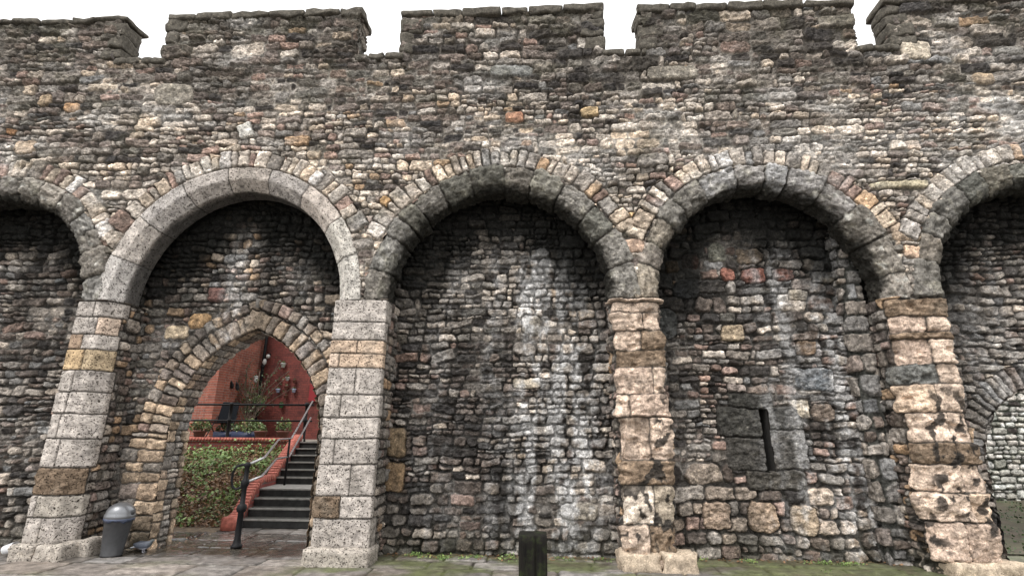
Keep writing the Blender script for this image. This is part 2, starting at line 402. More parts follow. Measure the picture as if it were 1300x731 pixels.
# ---- merlons: side faces and copings
def rock(bm, c, s, rng, rot=0, amp=.012, bev=.025, sub=2, rx=0):
    g = bmesh.ops.create_cube(bm, size=1); vs = g['verts']
    for v in vs: v.co = Vector((v.co.x * s[0], v.co.y * s[1], v.co.z * s[2]))
    es = list({e for v in vs for e in v.link_edges})
    r = bmesh.ops.bevel(bm, geom=es, offset=bev, segments=2, affect='EDGES', profile=.6)
    fs = list({f for v in r['verts'] for f in v.link_faces} | {f for v in vs if v.is_valid for f in v.link_faces})
    es = list({e for f in fs for e in f.edges if e.calc_length() > .06})
    for _ in range(sub):
        q = bmesh.ops.subdivide_edges(bm, edges=es, cuts=1, use_grid_fill=True)
        fs = list({f for f in fs if f.is_valid} | {f for x in q['geom_inner'] if isinstance(x, bmesh.types.BMVert) for f in x.link_faces})
        es = list({e for f in fs for e in f.edges if e.calc_length() > .05})
    vv = list({v for f in fs for v in f.verts})
    P = np.array([v.co[:] for v in vv]); o = rng.uniform(0, 50)
    n = [fbm(P[:, 0] * 5 + o, P[:, 2] * 5 + P[:, 1] * 5, 3 + i, 3) for i in range(3)]
    mt = Matrix.Translation(c) @ Matrix.Rotation(rot, 4, 'Z') @ Matrix.Rotation(rx, 4, 'Y')
    for i, v in enumerate(vv):
        v.co = mt @ Vector((P[i, 0] + amp * n[0][i] * 2, P[i, 1] + amp * n[1][i] * 2, P[i, 2] + amp * n[2][i] * 2))
def dark_col(u, v, rng): return pick(rng, [(3, BROWN), (2, GREY), (2, DARK), (1.5, OLIVE), (.5, PALE)])
for i, (a, b, z) in enumerate(MER):
    rng = random.Random(100 + i)
    zb = 7.3
    mer = None
    path, Lu, cu = pathmap([(a + .02, 1.0), (a + .02, .012)] if True else 0)
    pts = [((a + .03, .40), (a + .03, .0)), ((b - .03, .0), (b - .03, .40))]
    bm = bmesh.new()
    bmesh.ops.create_cube(bm, size=1, matrix=Matrix.Translation(((a + b) / 2, .235, (zb + z - .06) / 2)) @ Matrix.Diagonal(((b - a) - .1, .39, z - .06 - zb, 1)))
    mer = from_bm('merlon', bm, M['core'], wall, smooth=False)
    for q in pts:
        path, Lu, cu = pathmap(q, smooth=.01)
        G = Field(0, Lu, zb, z - .05, .015, seed=20 + i, warp=.014)
        G.rubble(0, Lu, zb, z, lambda u, v: dict(band=(.2, .32), h=(.1, .2), asp=(1.2, 3), bulge=.03, facet=.02), dark_col, rng)
        G.finish((.06, .055, .045))
        G.mesh('side_face', path, M['rubble'], mer)
    # coping stones
    bm = bmesh.new(); x = a - .05
    th = .12 if i else .085
    while x < b + .02:
        w = min(rng.uniform(.42, .68), b + .05 - x)
        if b + .05 - x - w < .2: w = b + .05 - x
        rock(bm, Vector((x + w / 2, .20 + rng.uniform(-.008, .008), z - .02 + rng.uniform(-.008, .008))), (w - .012, .50 + rng.uniform(-.03, .03), th * rng.uniform(.85, 1.2)), rng, rot=rng.gauss(0, .012), amp=.026, bev=.03)
        x += w
    from_bm('coping', bm, M['coping'], mer)
    # squared quoins on the merlon ends
    bm = bmesh.new()
    for side, e in ((-1, a), (1, b)):
        if abs(e) > 10.5: continue
        zz = CREN[min(3, i if side > 0 else max(0, i - 1))] + .02
        if (i, side) in ((0, 1), (4, -1), (1, -1), (2, -1), (2, 1), (3, -1)):
            while zz < z - .16:
                h = min(rng.uniform(.17, .28), z - .07 - zz)
                w = rng.uniform(.2, .42)
                if h > .08: rock(bm, Vector((e - side * (w / 2 - .03 - rng.uniform(0, .02)), .165, zz + h / 2)), (w, .36 + rng.uniform(-.02, .03), h - .012), rng, amp=.03, bev=.03)
                zz += h
    if len(bm.verts): from_bm('quoins', bm, M['coping'], mer)
    else: bm.free()
# crenel sills
for i, (p, q) in enumerate(zip(MER[:-1], MER[1:])):
    rng = random.Random(200 + i); bm = bmesh.new(); x = p[1] - .03
    while x < q[0] + .03:
        w = min(rng.uniform(.22, .42), q[0] + .06 - x)
        if w > .06: rock(bm, Vector((x + w / 2, .42, CREN[i] - .05 + rng.uniform(-.02, .02))), (w - .014, .92, .11), rng, amp=.02, bev=.03)
        x += w
    from_bm('crenel_sill', bm, M['coping'], wall)

# ---- wall body behind the facing (its openings are the two doorways)
DX0, DX1, DZ = -5.37, -3.13, 1.55      # doorway in the second recess
def pointed(x0, x1, zs, rise, n=20):
    w = (x1 - x0) / 2; Rr = (w * w + rise * rise) / (2 * w); c0 = x0 + Rr; c1 = x1 - Rr
    aa = math.acos(max(-1, (c0 - (x0 + w)) / Rr)); pts = []
    for i in range(n + 1):
        t = aa * i / n; pts.append((c0 - Rr * math.cos(t), zs + Rr * math.sin(t)))
    for i in range(n - 1, -1, -1):
        t = aa * i / n; pts.append((c1 + Rr * math.cos(t), zs + Rr * math.sin(t)))
    return pts, Rr, c0, c1, aa
D1 = (DX0, DX1, DZ, 1.53); D2 = (6.08, 8.3, 1.15, 1.15)
out = [(-11.3, -.2)]
for D in (D1, D2):
    if D is D2: out += [(3.15, -.2), (3.15, 2.0), (3.31, 2.0), (3.31, -.2)]
    P, *_ = pointed(D[0] - .04, D[1] + .04, D[2], D[3] + .04); out += [(D[0] - .04, -.2)] + P + [(D[1] + .04, -.2)]
out += [(10.6, -.2), (10.6, 7.46), (-11.3, 7.46)]
bm = bmesh.new()
fr = [bm.verts.new((x, YR + .08, z)) for x, z in out]; bk = [bm.verts.new((x, 1.04, z)) for x, z in out]
bm.faces.new(fr); bm.faces.new(bk[::-1])
for i in range(len(out)):
    j = (i + 1) % len(out); bm.faces.new((fr[j], fr[i], bk[i], bk[j]))
bmesh.ops.recalc_face_normals(bm, faces=bm.faces)
from_bm('wall_core', bm, M['core'], wall, smooth=False)
bm = bmesh.new()
bmesh.ops.create_cube(bm, size=1, matrix=Matrix.Translation((-.35, .36, 6.75)) @ Matrix.Diagonal((21.6, .60, 1.42, 1)))
from_bm('wall_core', bm, M['core'], wall, smooth=False)

# ---- recess walls
def rec_style(i):
    def f(u, v):
        if i == 3:
            if v > 3.0: return dict(band=(.26, .42), h=(.11, .21), asp=(.8, 2.2), bulge=.04, facet=.018, off=.014, rot=.12, tilt=.1)
            if v < 1.2: return dict(band=(.26, .4), h=(0.115, 0.235), asp=(.9, 2.0), bulge=.032, facet=.018, off=.01)
            return dict(band=(.2, .32), h=(0.066, 0.134), asp=(1.0, 3.0), bulge=.034, facet=.018, off=.014, rot=.06)
        if i == 2:
            if v < .9: return dict(band=(.22, .34), h=(0.082, 0.185), asp=(1.0, 2.8), bulge=.038, facet=.016)
            if u < -.42: return dict(band=(.2, .34), h=(0.066, 0.143), asp=(1.1, 3.2), bulge=.034, facet=.024, off=.016, rot=.08, tilt=.12)
            return dict(band=(.2, .34), h=(0.082, 0.160), asp=(.9, 2.2), bulge=.034, facet=.016)
        if i == 0: return dict(band=(.2, .34), h=(0.066, 0.151), asp=(1.0, 2.6), bulge=.042, facet=.018, off=.016, rot=.1, tilt=.12)
        return dict(band=(.22, .36), h=(0.082, 0.168), asp=(.9, 2.2), bulge=.038, facet=.018, off=.014, rot=.08)
    return f
def rec_col(i):
    def f(u, v, rng):
        n = float(fbm(u * .8, v * .8, 110 + i, 2)) + .25 * rng.gauss(0, 1)
        if i == 3:
            if v > 3.2: pal = [(2, GREY), (2, BROWN), (1.5, DARK), (1.5, OLIVE), (1, PINK), (1.2, PALE), (.8, BLUEG), (.3, BUFF)]
            elif v < 1.2: pal = [(2, BROWN), (2, GREY), (1.6, PINK), (1.5, (.38, .3, .22)), (1, DARK)]
            else: pal = [(2.5, BROWN), (2, GREY), (2, DARK), (1, PINK), (.8, PALE), (.8, BLUEG)]
        elif i == 2:
            if u < -.42: pal = [(3, BROWN), (1.6, GREY), (1.8, DARK), (.8, PINK), (.5, PALE)] if v < 2.9 else [(3, GREY), (1.5, PALE), (1, DARK), (1, OLIVE)]
            else: pal = [(3, GREY), (2, PALE), (1, DARK), (1, BROWN), (.5, CREAM)]
        elif i == 1: pal = [(3, GREY), (2, BROWN), (1.5, OLIVE), (1, BLUEG), (.8, PINK), (.7, CREAM), (.5, BUFF), (1, DARK)]
        elif i == 0: pal = [(2.6, GREY), (2, BROWN), (1, PALE), (1.2, DARK), (1, BLUEG), (.4, PINK)]
        else: pal = [(3, GREY), (1.5, PALE), (1.5, BROWN), (1, DARK), (.6, PINK)]
        c = pick(rng, pal)
        return tuple(x * (.95 + .55 * max(-.6, min(.6, n))) for x in c)
    return f
def rec_mod(i):
    A = ARCH[i]
    def f(U, V, C, s):
        # soot and algae crust at the head of the recess, with arch shade painted in
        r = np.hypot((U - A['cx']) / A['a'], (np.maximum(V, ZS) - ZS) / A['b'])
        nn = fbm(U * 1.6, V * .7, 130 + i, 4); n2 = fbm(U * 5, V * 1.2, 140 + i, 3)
        damp = sstep(.0, .5, fbm(U * .9, V * .45, 150 + i, 4) + .12)[..., None] * .55
        C = C * (1 - damp) + damp * np.array([.045, .042, .038])
        strk = 0
        cols = {0: [(-8.9, .3, .25)], 1: [(-4.75, .22, .7), (-3.6, .2, .3)], 2: [(.5, .38, 1.4), (-.62, .14, .6), (-.1, .22, 1.2), (-1.4, .35, .35)], 3: [(4.35, .25, 1.2), (3.7, .18, .7), (3.3, .15, .5)], 4: [(6.5, .5, .4)]}[i]
        for (x0, w, a) in cols:
            wob = .12 * perlin(V * .8, V * 0 + x0, 160)
            strk = strk + a * np.exp(-((U - x0 - wob) / w) ** 2) * sstep(-.25, .35, fbm(U * 4.5, V * .9, 165 + i, 4) + .7 * fbm(U * 6, V * 7, 168 + i, 4)) * sstep(5.1, 4.1, V)
        strk = np.clip(strk, 0, .95)[..., None] * .9
        lum = C.mean(-1, keepdims=True)
        C = C * (1 - strk) + strk * (lum * .8 + np.array([.31, .305, .30]))
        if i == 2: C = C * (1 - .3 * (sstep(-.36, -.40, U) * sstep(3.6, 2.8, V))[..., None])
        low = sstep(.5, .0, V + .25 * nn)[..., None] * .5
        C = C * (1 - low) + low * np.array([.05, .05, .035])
        top = sstep(.40, .75, r + .22 * nn + .1 * n2) * sstep(ZS - .6, ZS + .7, V)  # mask for the soot and painted shade under the arch
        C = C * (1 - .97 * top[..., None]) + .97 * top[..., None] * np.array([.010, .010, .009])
        return C
    return f
def in_door(U, V, D, pad=0.0):
    x0, x1, zs, rise = D
    w = (x1 - x0) / 2; Rr = (w * w + rise * rise) / (2 * w); c0 = x0 + Rr; c1 = x1 - Rr
    up = (np.hypot(U - c0, V - zs) < Rr + pad) & (np.hypot(U - c1, V - zs) < Rr + pad) & (V >= zs)
    return up | ((U > x0 - pad) & (U < x1 + pad) & (V < zs))
def ring(F, D, hr, off, pal, rng, wr=(.09, .19), prio=3, r_lift=.03):
    """voussoirs standing round a pointed doorway, off = distance of the ring's inner edge from the opening"""
    x0, x1, zs, rise = D; P, Rr, c0, c1, aa = pointed(x0, x1, zs, rise)
    for side in (0, 1):
        t = 0.0; amax = aa + (.10 if off > .1 else .03)
        while t < amax:
            w = rng.uniform(*wr); dt = w / (Rr + off + hr); tm = t + dt / 2; rr = Rr + off + hr
            if side == 0: cx, cz, nr = c0 - rr * math.cos(tm), zs + rr * math.sin(tm), math.pi - tm
            else: cx, cz, nr = c1 + rr * math.cos(tm), zs + rr * math.sin(tm), tm
            k = rng.uniform(.88, 1.05)
            F.stone(cx, cz, hr * k - .005, w / 2 - .006, pick(rng, pal), rot=nr, cr=.022, bulge=.02, off=rng.gauss(r_lift, .008), prio=prio, rng=rng); t += dt
    return
TAN = (.36, .265, .165)
for i, A in enumerate(ARCH):
    rng = random.Random(300 + i)
    x0, x1 = A['cx'] - A['a'] - .3, A['cx'] + A['a'] + .3
    if i == 0: x0 = -10.3
    G = Field(x0, x1, -.05, 5.95, .0115, seed=40 + i * 3, warp=.017, base=-.045)
    keep = None
    if i == 1:
        pal = [(3, TAN), (2, (.25, .2, .15)), (2, GREY), (1.5, BROWN), (1, PINK)]
        ring(G, D1, .15, .0, pal, rng, (.10, .2)); ring(G, D1, .09, .31, pal, rng, (.10, .2), 2)
        for sx, e in ((-1, DX0), (1, DX1)):
            z = 0
            while z < DZ - .02:
                h = min(rng.uniform(.13, .24), DZ - z); w = rng.uniform(.28, .42) if h > .1 else .3
                G.stone(e + sx * w / 2, z + h / 2, w / 2 - .006, h / 2 - .006, pick(rng, [(3, TAN), (1, (.30, .22, .14)), (.6, GREY)]), cr=.025, bulge=.025, off=.025, prio=3, rng=rng)
                h2 = rng.uniform(.1, .2)
                G.stone(e + sx * (w + .13), z + h / 2, .13, h / 2 - .006, pick(rng, [(3, TAN), (2, GREY), (1, BROWN)]), cr=.025, off=.01, prio=2, rng=rng)
                z += h
        for (X, Z, w, h, c) in [(-5.2, 3.22, .17, .12, BUFF), (-5.02, 3.66, .13, .12, (.13, .07, .06)), (-5.55, 3.05, .2, .1, CREAM), (-5.3, 2.85, .15, .07, GREY)]: G.stone(X, Z, w, h, c, prio=1, rng=rng)
        keep = lambda U, V: ~in_door(U, V, D1)
    if i == 4:
        ring(G, D2, .17, .0, [(3, GREY), (2, BLUEG), (2, BROWN), (1, DARK)], rng, (.09, .16)); keep = lambda U, V: ~in_door(U, V, D2)
    if i == 3:
        K = (.05, .048, .043)
        SL = 3.2
        for (X, Z, w, h, c) in [(3.07, 2.07, .31, .10, K), (2.88, 1.76, .30, .20, K), (2.93, 1.33, .26, .22, (.06, .056, .05)), (3.50, 1.82, .25, .16, (.07, .068, .064)), (3.50, 1.39, .27, .27, (.075, .07, .064)),
                                (3.30, .98, .40, .13, (.07, .064, .055)),
                                (3.33, 3.92, .19, .13, (.19, .085, .065)), (2.72, 3.3, .0, .0, K), (2.12, 4.08, .11, .10, (.36, .22, .09)), (3.78, 3.93, .16, .10, (.15, .075, .06)), (2.95, 3.95, .11, .1, (.36, .17, .13)),
                                (1.85, 3.86, .26, .14, DARK), (2.3, 3.72, .22, .16, (.035, .037, .04)), (2.7, 3.75, .22, .1, DARK), (2.82, 4.3, .16, .15, (.21, .205, .17)), (3.3, 4.22, .2, .14, (.20, .155, .115)), (2.4, 4.15, .15, .13, (.13, .065, .05)),
                                (4.35, 3.88, .17, .1, PALE), (3.95, 3.6, .15, .1, PALE), (2.92, 3.05, .17, .15, (.34, .27, .19)), (1.9, 3.2, .24, .26, (.06, .062, .06)),
                                (4.0, 2.35, .30, .17, (.13, .14, .15)), (3.95, 2.78, .15, .11, (.26, .18, .12)), (3.75, 1.95, .12, .13, PALE), (4.05, 1.9, .16, .12, BROWN), (3.05, .5, .2, .19, (.40, .30, .22)), (2.45, .52, .18, .17, (.34, .26, .2)), (3.6, .48, .18, .18, (.34, .27, .2))]:
            if w > 0: G.stone(X, Z, w, h, c, prio=1, rot=rng.gauss(0, .04) if Z > 2.2 else 0, cr=(.03 if w > .24 and Z < 2.3 else None), rng=rng, tilt=.03 if Z < 2.2 else .1, facet=.024, edge=.03, poly=w > .1 and Z > 2.2)
        keep = lambda U, V: ~((np.abs(U - (3.215 + .03 * (1.9 - V))) < np.where(V > 1.75, .055, .05)) & (V > 1.12) & (V < 1.93))
    if i == 2:
        for (X, Z, w, h, c) in [(-.05, 3.15, .15, .15, GREY), (-.12, 2.3, .2, .08, PALE), (-2.0, 1.45, .14, .2, (.27, .20, .13)), (-2.0, .98, .15, .2, (.26, .18, .11)), (.6, .55, .26, .11, GREY)]: G.stone(X, Z, w, h, c, prio=1, rng=rng)
    G.rubble(x0, x1, -.05, 5.95, rec_style(i), rec_col(i), rng)
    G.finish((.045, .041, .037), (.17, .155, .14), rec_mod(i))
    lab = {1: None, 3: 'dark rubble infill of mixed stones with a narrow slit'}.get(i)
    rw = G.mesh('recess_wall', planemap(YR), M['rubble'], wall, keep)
    if lab: rw['label'] = lab
    if i == 3:
        # splayed arrow slit cut into the wall
        bm = bmesh.new()
        def q(a, b, c, d): bm.faces.new([bm.verts.new(p) for p in (a, b, c, d)])
        fl = lambda z: 3.215 + .03 * (1.9 - z)
        y0, y1 = YR - .02, YR + .5
        za, zb, y1 = 1.10, 1.95, 1.0
        L0, R0, L1, R1 = fl(za) - .052, fl(za) + .052, fl(zb) - .055, fl(zb) + .055
        q((L0, y0, za), (L1, y0, zb), (L1, y1, zb), (L0, y1, za)); q((R0, y0, za), (R1, y0, zb), (R1, y1, zb), (R0, y1, za))
        q((L0, y0, za), (R0, y0, za), (R0, y1, za), (L0, y1, za)); q((L1, y0, zb), (R1, y0, zb), (R1, y1, zb), (L1, y1, zb))
        q((L0, y1, za), (R0, y1, za), (R1, y1, zb), (L1, y1, zb))
        from_bm('arrow_slit', bm, plain('shaded_slit_stone', (.025, .023, .02), .95, 0, .4, 20, .3), wall, smooth=False)  # near-black colour paints the shade inside the slit

# ---- doorway reveals (jamb, curve of the arch, jamb)
def reveal(D, name, seed, yend=1.02, pal=None):
    P, *_ = pointed(*D, n=60); pts = np.array([(D[0], -.03)] + P + [(D[1], -.03)])
    d = np.hypot(*np.diff(pts, axis=0).T); cu = np.concatenate([[0], np.cumsum(d)]); uu = np.linspace(0, cu[-1], 900)
    X = np.interp(uu, cu, pts[:, 0]); Z = np.interp(uu, cu, pts[:, 1]); tx = np.gradient(X); tz = np.gradient(Z); l = np.hypot(tx, tz)
    nx, nz = tz / l, -tx / l          # towards the opening
    def f(U, V):
        x = np.interp(U, uu, X); z = np.interp(U, uu, Z); a = np.interp(U, uu, nx); b = np.interp(U, uu, nz)
        return np.stack([x, V, z], -1), np.stack([a, 0 * a, b], -1)
    rng = random.Random(seed); v0 = YR - .045
    G = Field(0, cu[-1], v0, yend, .012, seed=seed, warp=.01, base=-.02)
    u = 0
    while u < cu[-1]:
        w = rng.uniform(.12, .22); inarc = D[2] < u < cu[-1] - D[2]
        if inarc: w *= .85
        k = rng.uniform(.15, .24); c = pick(rng, pal)
        G.stone(u + w / 2, v0 + k / 2 - .02, w / 2 - .006, k / 2 + .02, c, cr=.02, bulge=.015, off=0, rng=rng)
        r2 = yend - v0 - k
        if inarc: G.stone(u + w / 2, v0 + k + r2 / 2, w / 2 - .006, r2 / 2 - .004, pick(rng, [(2, BROWN), (2, GREY)]), cr=.02, bulge=.015, off=0, rng=rng)
        else:
            k2 = rng.uniform(.08, .16); h1 = w * .55
            G.stone(u + h1 / 2, v0 + k + (r2 - k2) / 2, h1 / 2 - .006, (r2 - k2) / 2 - .004, pick(rng, [(2, GREY), (1, PALE), (1, OLIVE)]), off=-.01, rng=rng)
            G.stone(u + h1 / 2 + w / 2, v0 + k + (r2 - k2) / 2, (w - h1) / 2 - .006, (r2 - k2) / 2 - .004, pick(rng, [(2, GREY), (1, PALE), (1, OLIVE)]), off=-.01, rng=rng)
            G.stone(u + w / 2, yend - k2 / 2 + .01, w / 2 - .006, k2 / 2, pick(rng, pal), cr=.03, off=.012, rng=rng)
        u += w
    G.finish((.05, .045, .04)); return G.mesh(name, f, M['rubble'], wall)
reveal(D1, 'doorway_reveal', 71, pal=[(4, TAN), (1, (.30, .22, .15)), (1, GREY), (.4, (.3, .14, .08))])
reveal(D2, 'doorway_reveal', 72, pal=[(2, GREY), (1, BROWN), (1, DARK)])

# ---- arch rings
def ring_map(A, c=.10, yb=.42, round_=.03):
    ro = A['ro']
    prof = [(ro, .06), (ro, -.035), (c, -.035), (0, c - .035), (0, yb), (.3, yb)]   # (radial offset, y)
    pr = np.array(prof); d = np.hypot(*np.diff(pr, axis=0).T); cv = np.concatenate([[0], np.cumsum(d)])
    vv = np.linspace(0, cv[-1], 500); rr = np.interp(vv, cv, pr[:, 0]); yy = np.interp(vv, cv, pr[:, 1])
    k = max(1, int(round_ / (vv[1] - vv[0]))); ker = np.ones(2 * k + 1) / (2 * k + 1)
    sm = lambda a: np.convolve(np.concatenate([np.full(k, a[0]), a, np.full(k, a[-1])]), ker, 'valid')
    rr, yy = sm(rr), sm(yy)
    tr, ty = np.gradient(rr), np.gradient(yy); l = np.hypot(tr, ty) + 1e-9; nr, ny = -ty / l, tr / l
    # going inward (tr<0) on the front face the normal must be -y
    th = np.linspace(0, math.pi, 1200); dl = np.hypot(A['a'] * np.sin(th), A['b'] * np.cos(th))
    s = np.concatenate([[0], np.cumsum((dl[1:] + dl[:-1]) / 2 * (th[1] - th[0]))])
    def f(U, V):
        t = np.interp(U, s, th); r = np.interp(V, vv, rr); y = np.interp(V, vv, yy); a = np.interp(V, vv, nr); b = np.interp(V, vv, ny)
        ex, ez = np.cos(t), np.sin(t)
        gx, gz = ex / (A['a'] + r), ez / (A['b'] + r); g = np.hypot(gx, gz); gx, gz = gx / g, gz / g
        P = np.stack([A['cx'] + (A['a'] + r) * ex, y, ZS + (A['b'] + r) * ez], -1)
        return P, np.stack([a * gx, b, a * gz], -1)
    return f, s[-1], cv
GRN = (.20, .188, .158)
for i, A in enumerate(ARCH):
    rng = random.Random(400 + i)
    f, Ls, cv = ring_map(A, .15 if i == 1 else .12, .42, .012 if i == 1 else .045)
    G = Field(0, Ls, 0, cv[-1], .0135, seed=80 + i, warp=.003 if i == 1 else .014, base=-.008 if i == 1 else -.03)
    u = 0.0
    while u < Ls:
        w = rng.uniform(.52, .66) if i == 1 else rng.uniform(.26, .5)
        if Ls - u - w < .25: w = Ls - u
        if i == 1: c = pick(rng, [(3, (.43, .40, .355)), (2, (.47, .43, .38)), (1, (.37, .35, .315))]); c = tuple(np.clip(c, .26, .5))
        elif i == 3: c = pick(rng, [(2, GRN), (1.5, GREY), (1, (.24, .235, .19)), (.8, (.29, .26, .2))]) if u > 2.9 else pick(rng, [(2, (.23, .225, .2)), (1.4, (.30, .29, .27)), (1, GRN)])
        elif i == 0: c = pick(rng, [(2, (.2, .19, .165)), (1, GRN), (1, (.27, .25, .21))])
        else: c = pick(rng, [(3, GRN), (1, (.19, .18, .14)), (1, (.13, .13, .105))])
        split = i != 1 and rng.random() < .2
        G.stone(u + w / 2, cv[-1] / 2, w / 2 - (.004 if i == 1 else .008), cv[-1] / 2 + .1, c, cr=.006 if i == 1 else .03, bulge=.004 if i == 1 else .018,
                off=rng.gauss(0, .002 if i == 1 else .012), facet=.004 if i == 1 else .03, edge=.02 if i == 1 else .06, pit=1, tilt=.0 if i == 1 else .03, rng=rng)
        u += w
    def rm(U, V, C, s, i=i, cv=cv, A=A):
        n = fbm(U * 1.7, V * 2.5, 180 + i, 4)
        if i == 1: k = sstep(.1, .6, n)[..., None] * .25; C = C * (1 - k) + k * np.array([.16, .155, .13]); k = sstep(.48, .62, V + .1 * n)[..., None] * .85; return C * (1 - k) + k * np.array([.05, .048, .045])  # soffit darkened with soot and painted underside shade
        k = sstep(-.05, .4, n)[..., None] * .45; C = C * (1 - k) + k * np.array([.088, .082, .07])
        k = sstep(.1, .45, fbm(U * 4, V * 4, 199 + i, 4))[..., None] * .4; C = C * (1 - k) + k * np.array([.30, .285, .23])
        if i in (0, 3):
            k = sstep(.18, .42, fbm(U * 7, V * 7, 190 + i, 3))[..., None] * .6 * (1 if i == 0 else sstep(3.2, 2.2, U)[..., None]); C = C * (1 - k) + k * np.array([.5, .49, .45])
        # chamfer and soffit darkened: soot, with underside shade painted in
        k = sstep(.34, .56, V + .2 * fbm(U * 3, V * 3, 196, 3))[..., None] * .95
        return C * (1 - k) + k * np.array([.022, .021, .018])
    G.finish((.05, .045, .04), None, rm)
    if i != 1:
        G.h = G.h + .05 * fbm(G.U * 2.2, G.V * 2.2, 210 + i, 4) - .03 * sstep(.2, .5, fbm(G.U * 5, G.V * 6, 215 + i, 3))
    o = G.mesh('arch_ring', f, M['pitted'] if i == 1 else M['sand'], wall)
    o['label'] = {0: 'grey lichen-spotted arch ring', 1: 'pale smooth pitted limestone arch ring', 2: 'weathered green-grey arch ring', 3: 'mottled grey-green worn arch ring', 4: 'eroded brown-grey arch ring'}[i]

# ---- piers
SANDY = (.54, .425, .34); PKS = (.50, .385, .31); LIME = (.43, .39, .355); OCH = (.53, .405, .305); BRN = (.21, .155, .11)
def pier(idx, x0, x1, rows, vis_left, vis_right, mat, seed, plinth, chL=.0, chR=.0):
    rng = random.Random(seed)
    e = .03
    pts = [(x0, YR + .02), (x0, chL)] + ([(x0 + chL, -.02)] if chL else [(x0, -.02)]) + ([(x1 - chR, -.02), (x1, chR)] if chR else [(x1, -.02)]) + [(x1, YR + .02)]
    pts = [p for k, p in enumerate(pts) if k == 0 or p != pts[k - 1]]
    f, Lu, cu = pathmap(pts, n=900, smooth=.018)
    uL = YR + .02; uR = Lu - (YR + .02)       # start / end of the front face
    G = Field(0, Lu, .0, ZS + .01, .012, seed=seed, warp=.006 if idx in (0, 1, 2) else .012, base=-.015)
    z = 0.0
    for (h, cols, cuts, side) in rows:
        z1 = min(z + h, ZS)
        xs = [uL - side[0]] + [uL + (uR - uL) * t for t in cuts] + [uR + side[1]]
        for k in range(len(cols)):
            a, b = xs[k], xs[k + 1]; c = cols[k]; j = rng.uniform(.85, 1.15); c = tuple(v * j for v in c)
            worn = c[0] < .3 or idx >= 3
            G.stone((a + b) / 2, (z + z1) / 2, (b - a) / 2 - .004, (z1 - z) / 2 - .005, c, cr=.012 if idx < 3 else .03, bulge=.006 if not worn else .016,
                    off=rng.gauss(.004, .004 if idx < 3 else .024), facet=.004 if not worn else .018, edge=.02 if idx < 3 else .05, prio=2, pit=1, tilt=.0 if idx < 3 else .02, rng=rng)
        z = z1
    G.rubble(0, Lu, 0, ZS, lambda u, v: dict(band=(.2, .3), h=(.08, .16), asp=(.7, 1.9), bulge=.03, facet=.014, off=.012),
             lambda u, v, r: pick(r, [(3, GREY), (2, BROWN), (1, PINK), (1, OLIVE), (.6, PALE), (.5, BUFF)]), rng)
    def pm(U, V, C, s):
        n = fbm(U * 3, V * 2, 220 + idx, 4)
        if idx >= 3: C = C * (1 + .5 * fbm(U * 5, V * 7, 223 + idx, 4)[..., None])
        k = sstep(.12, .5, n)[..., None] * (.35 if idx < 3 else .3); C = C * (1 - k) + k * np.array([.17, .155, .13])
        if idx >= 3:   # black crust blotches on the sandstone
            sp = fbm(U * 6, V * 5, 231 + idx, 4); reg = sstep(-.2, .1, fbm(U * 1.4, V * .9, 233 + idx, 2)) * sstep(2.6, 1.9, V)
            k = (sstep(.08, .14, sp) * reg)[..., None] * .92; C = C * (1 - k) + k * np.array([.03, .028, .026])
        k = sstep(.35, .0, V + .2 * n)[..., None] * .3
        return C * (1 - k) + k * np.array([.07, .07, .045])
    G.finish((.05, .045, .04), None, pm)
    if idx >= 3: G.h = G.h + .085 * fbm(G.U * 1.8, G.V * 3.0, 260 + idx, 4) - .06 * sstep(.15, .5, fbm(G.U * 4, G.V * 5, 270 + idx, 3))
    p = G.mesh('pier', f, mat, wall)
    # plinth
    bm = bmesh.new(); pm_ = rng
    for (a, b, y0, h, c) in plinth:
        rock(bm, Vector(((a + b) / 2, y0 + .2, h / 2 - .03)), (b - a - .01, .46, h + .06), rng, amp=.018 if idx < 3 else .034, bev=.045, sub=3)
    me = from_bm('plinth', bm, M['plinth'] if idx < 3 else M['plinth2'], p)
    return p
M['plinth'] = stone_mat('plinth_limestone', .8, .9, .7, attr=False, base=(.36, .325, .285), bump=.7)
M['plinth2'] = stone_mat('plinth_sandstone', .3, .9, .8, attr=False, base=(.44, .36, .275), bump=.7)
S1 = (.26, .26)
rowsA = [(.16, [LIME, LIME], [.5], S1), (.33, [LIME, LIME], [.46], S1), (.27, [LIME, (.43, .39, .34)], [.2], S1), (.34, [BRN], [], (.1, .16)), (.37, [LIME, LIME], [.45], S1), (.33, [LIME, LIME], [.30], S1),
         (.29, [LIME, LIME], [.38], S1), (.30, [LIME, LIME], [.4], S1), (.30, [(.45, .33, .2), (.42, .33, .22)], [.55], (.1, .2)), (.22, [(.3, .22, .16), LIME], [.4], (.1, .2)), (.26, [LIME, SANDY], [.72], (.1, .16)), (.4, [LIME, LIME], [.55], S1)]
rowsB = [(.16, [LIME], [], S1), (.37, [LIME], [], S1), (.27, [BRN, LIME], [.45], (.06, .08)), (.38, [LIME, LIME], [.58], (.12, .1)), (.32, [LIME, LIME], [.26], (.1, .1)), (.27, [LIME], [], (.1, .1)), (.30, [LIME, LIME], [.3], (.1, .14)), (.36, [LIME, LIME], [.52], (.1, .1)),
         (.20, [SANDY, OCH], [.2], (.05, .1)), (.19, [OCH, OCH], [.5], (.05, .14)), (.26, [LIME], [], (.1, .12)), (.4, [LIME], [], S1)]
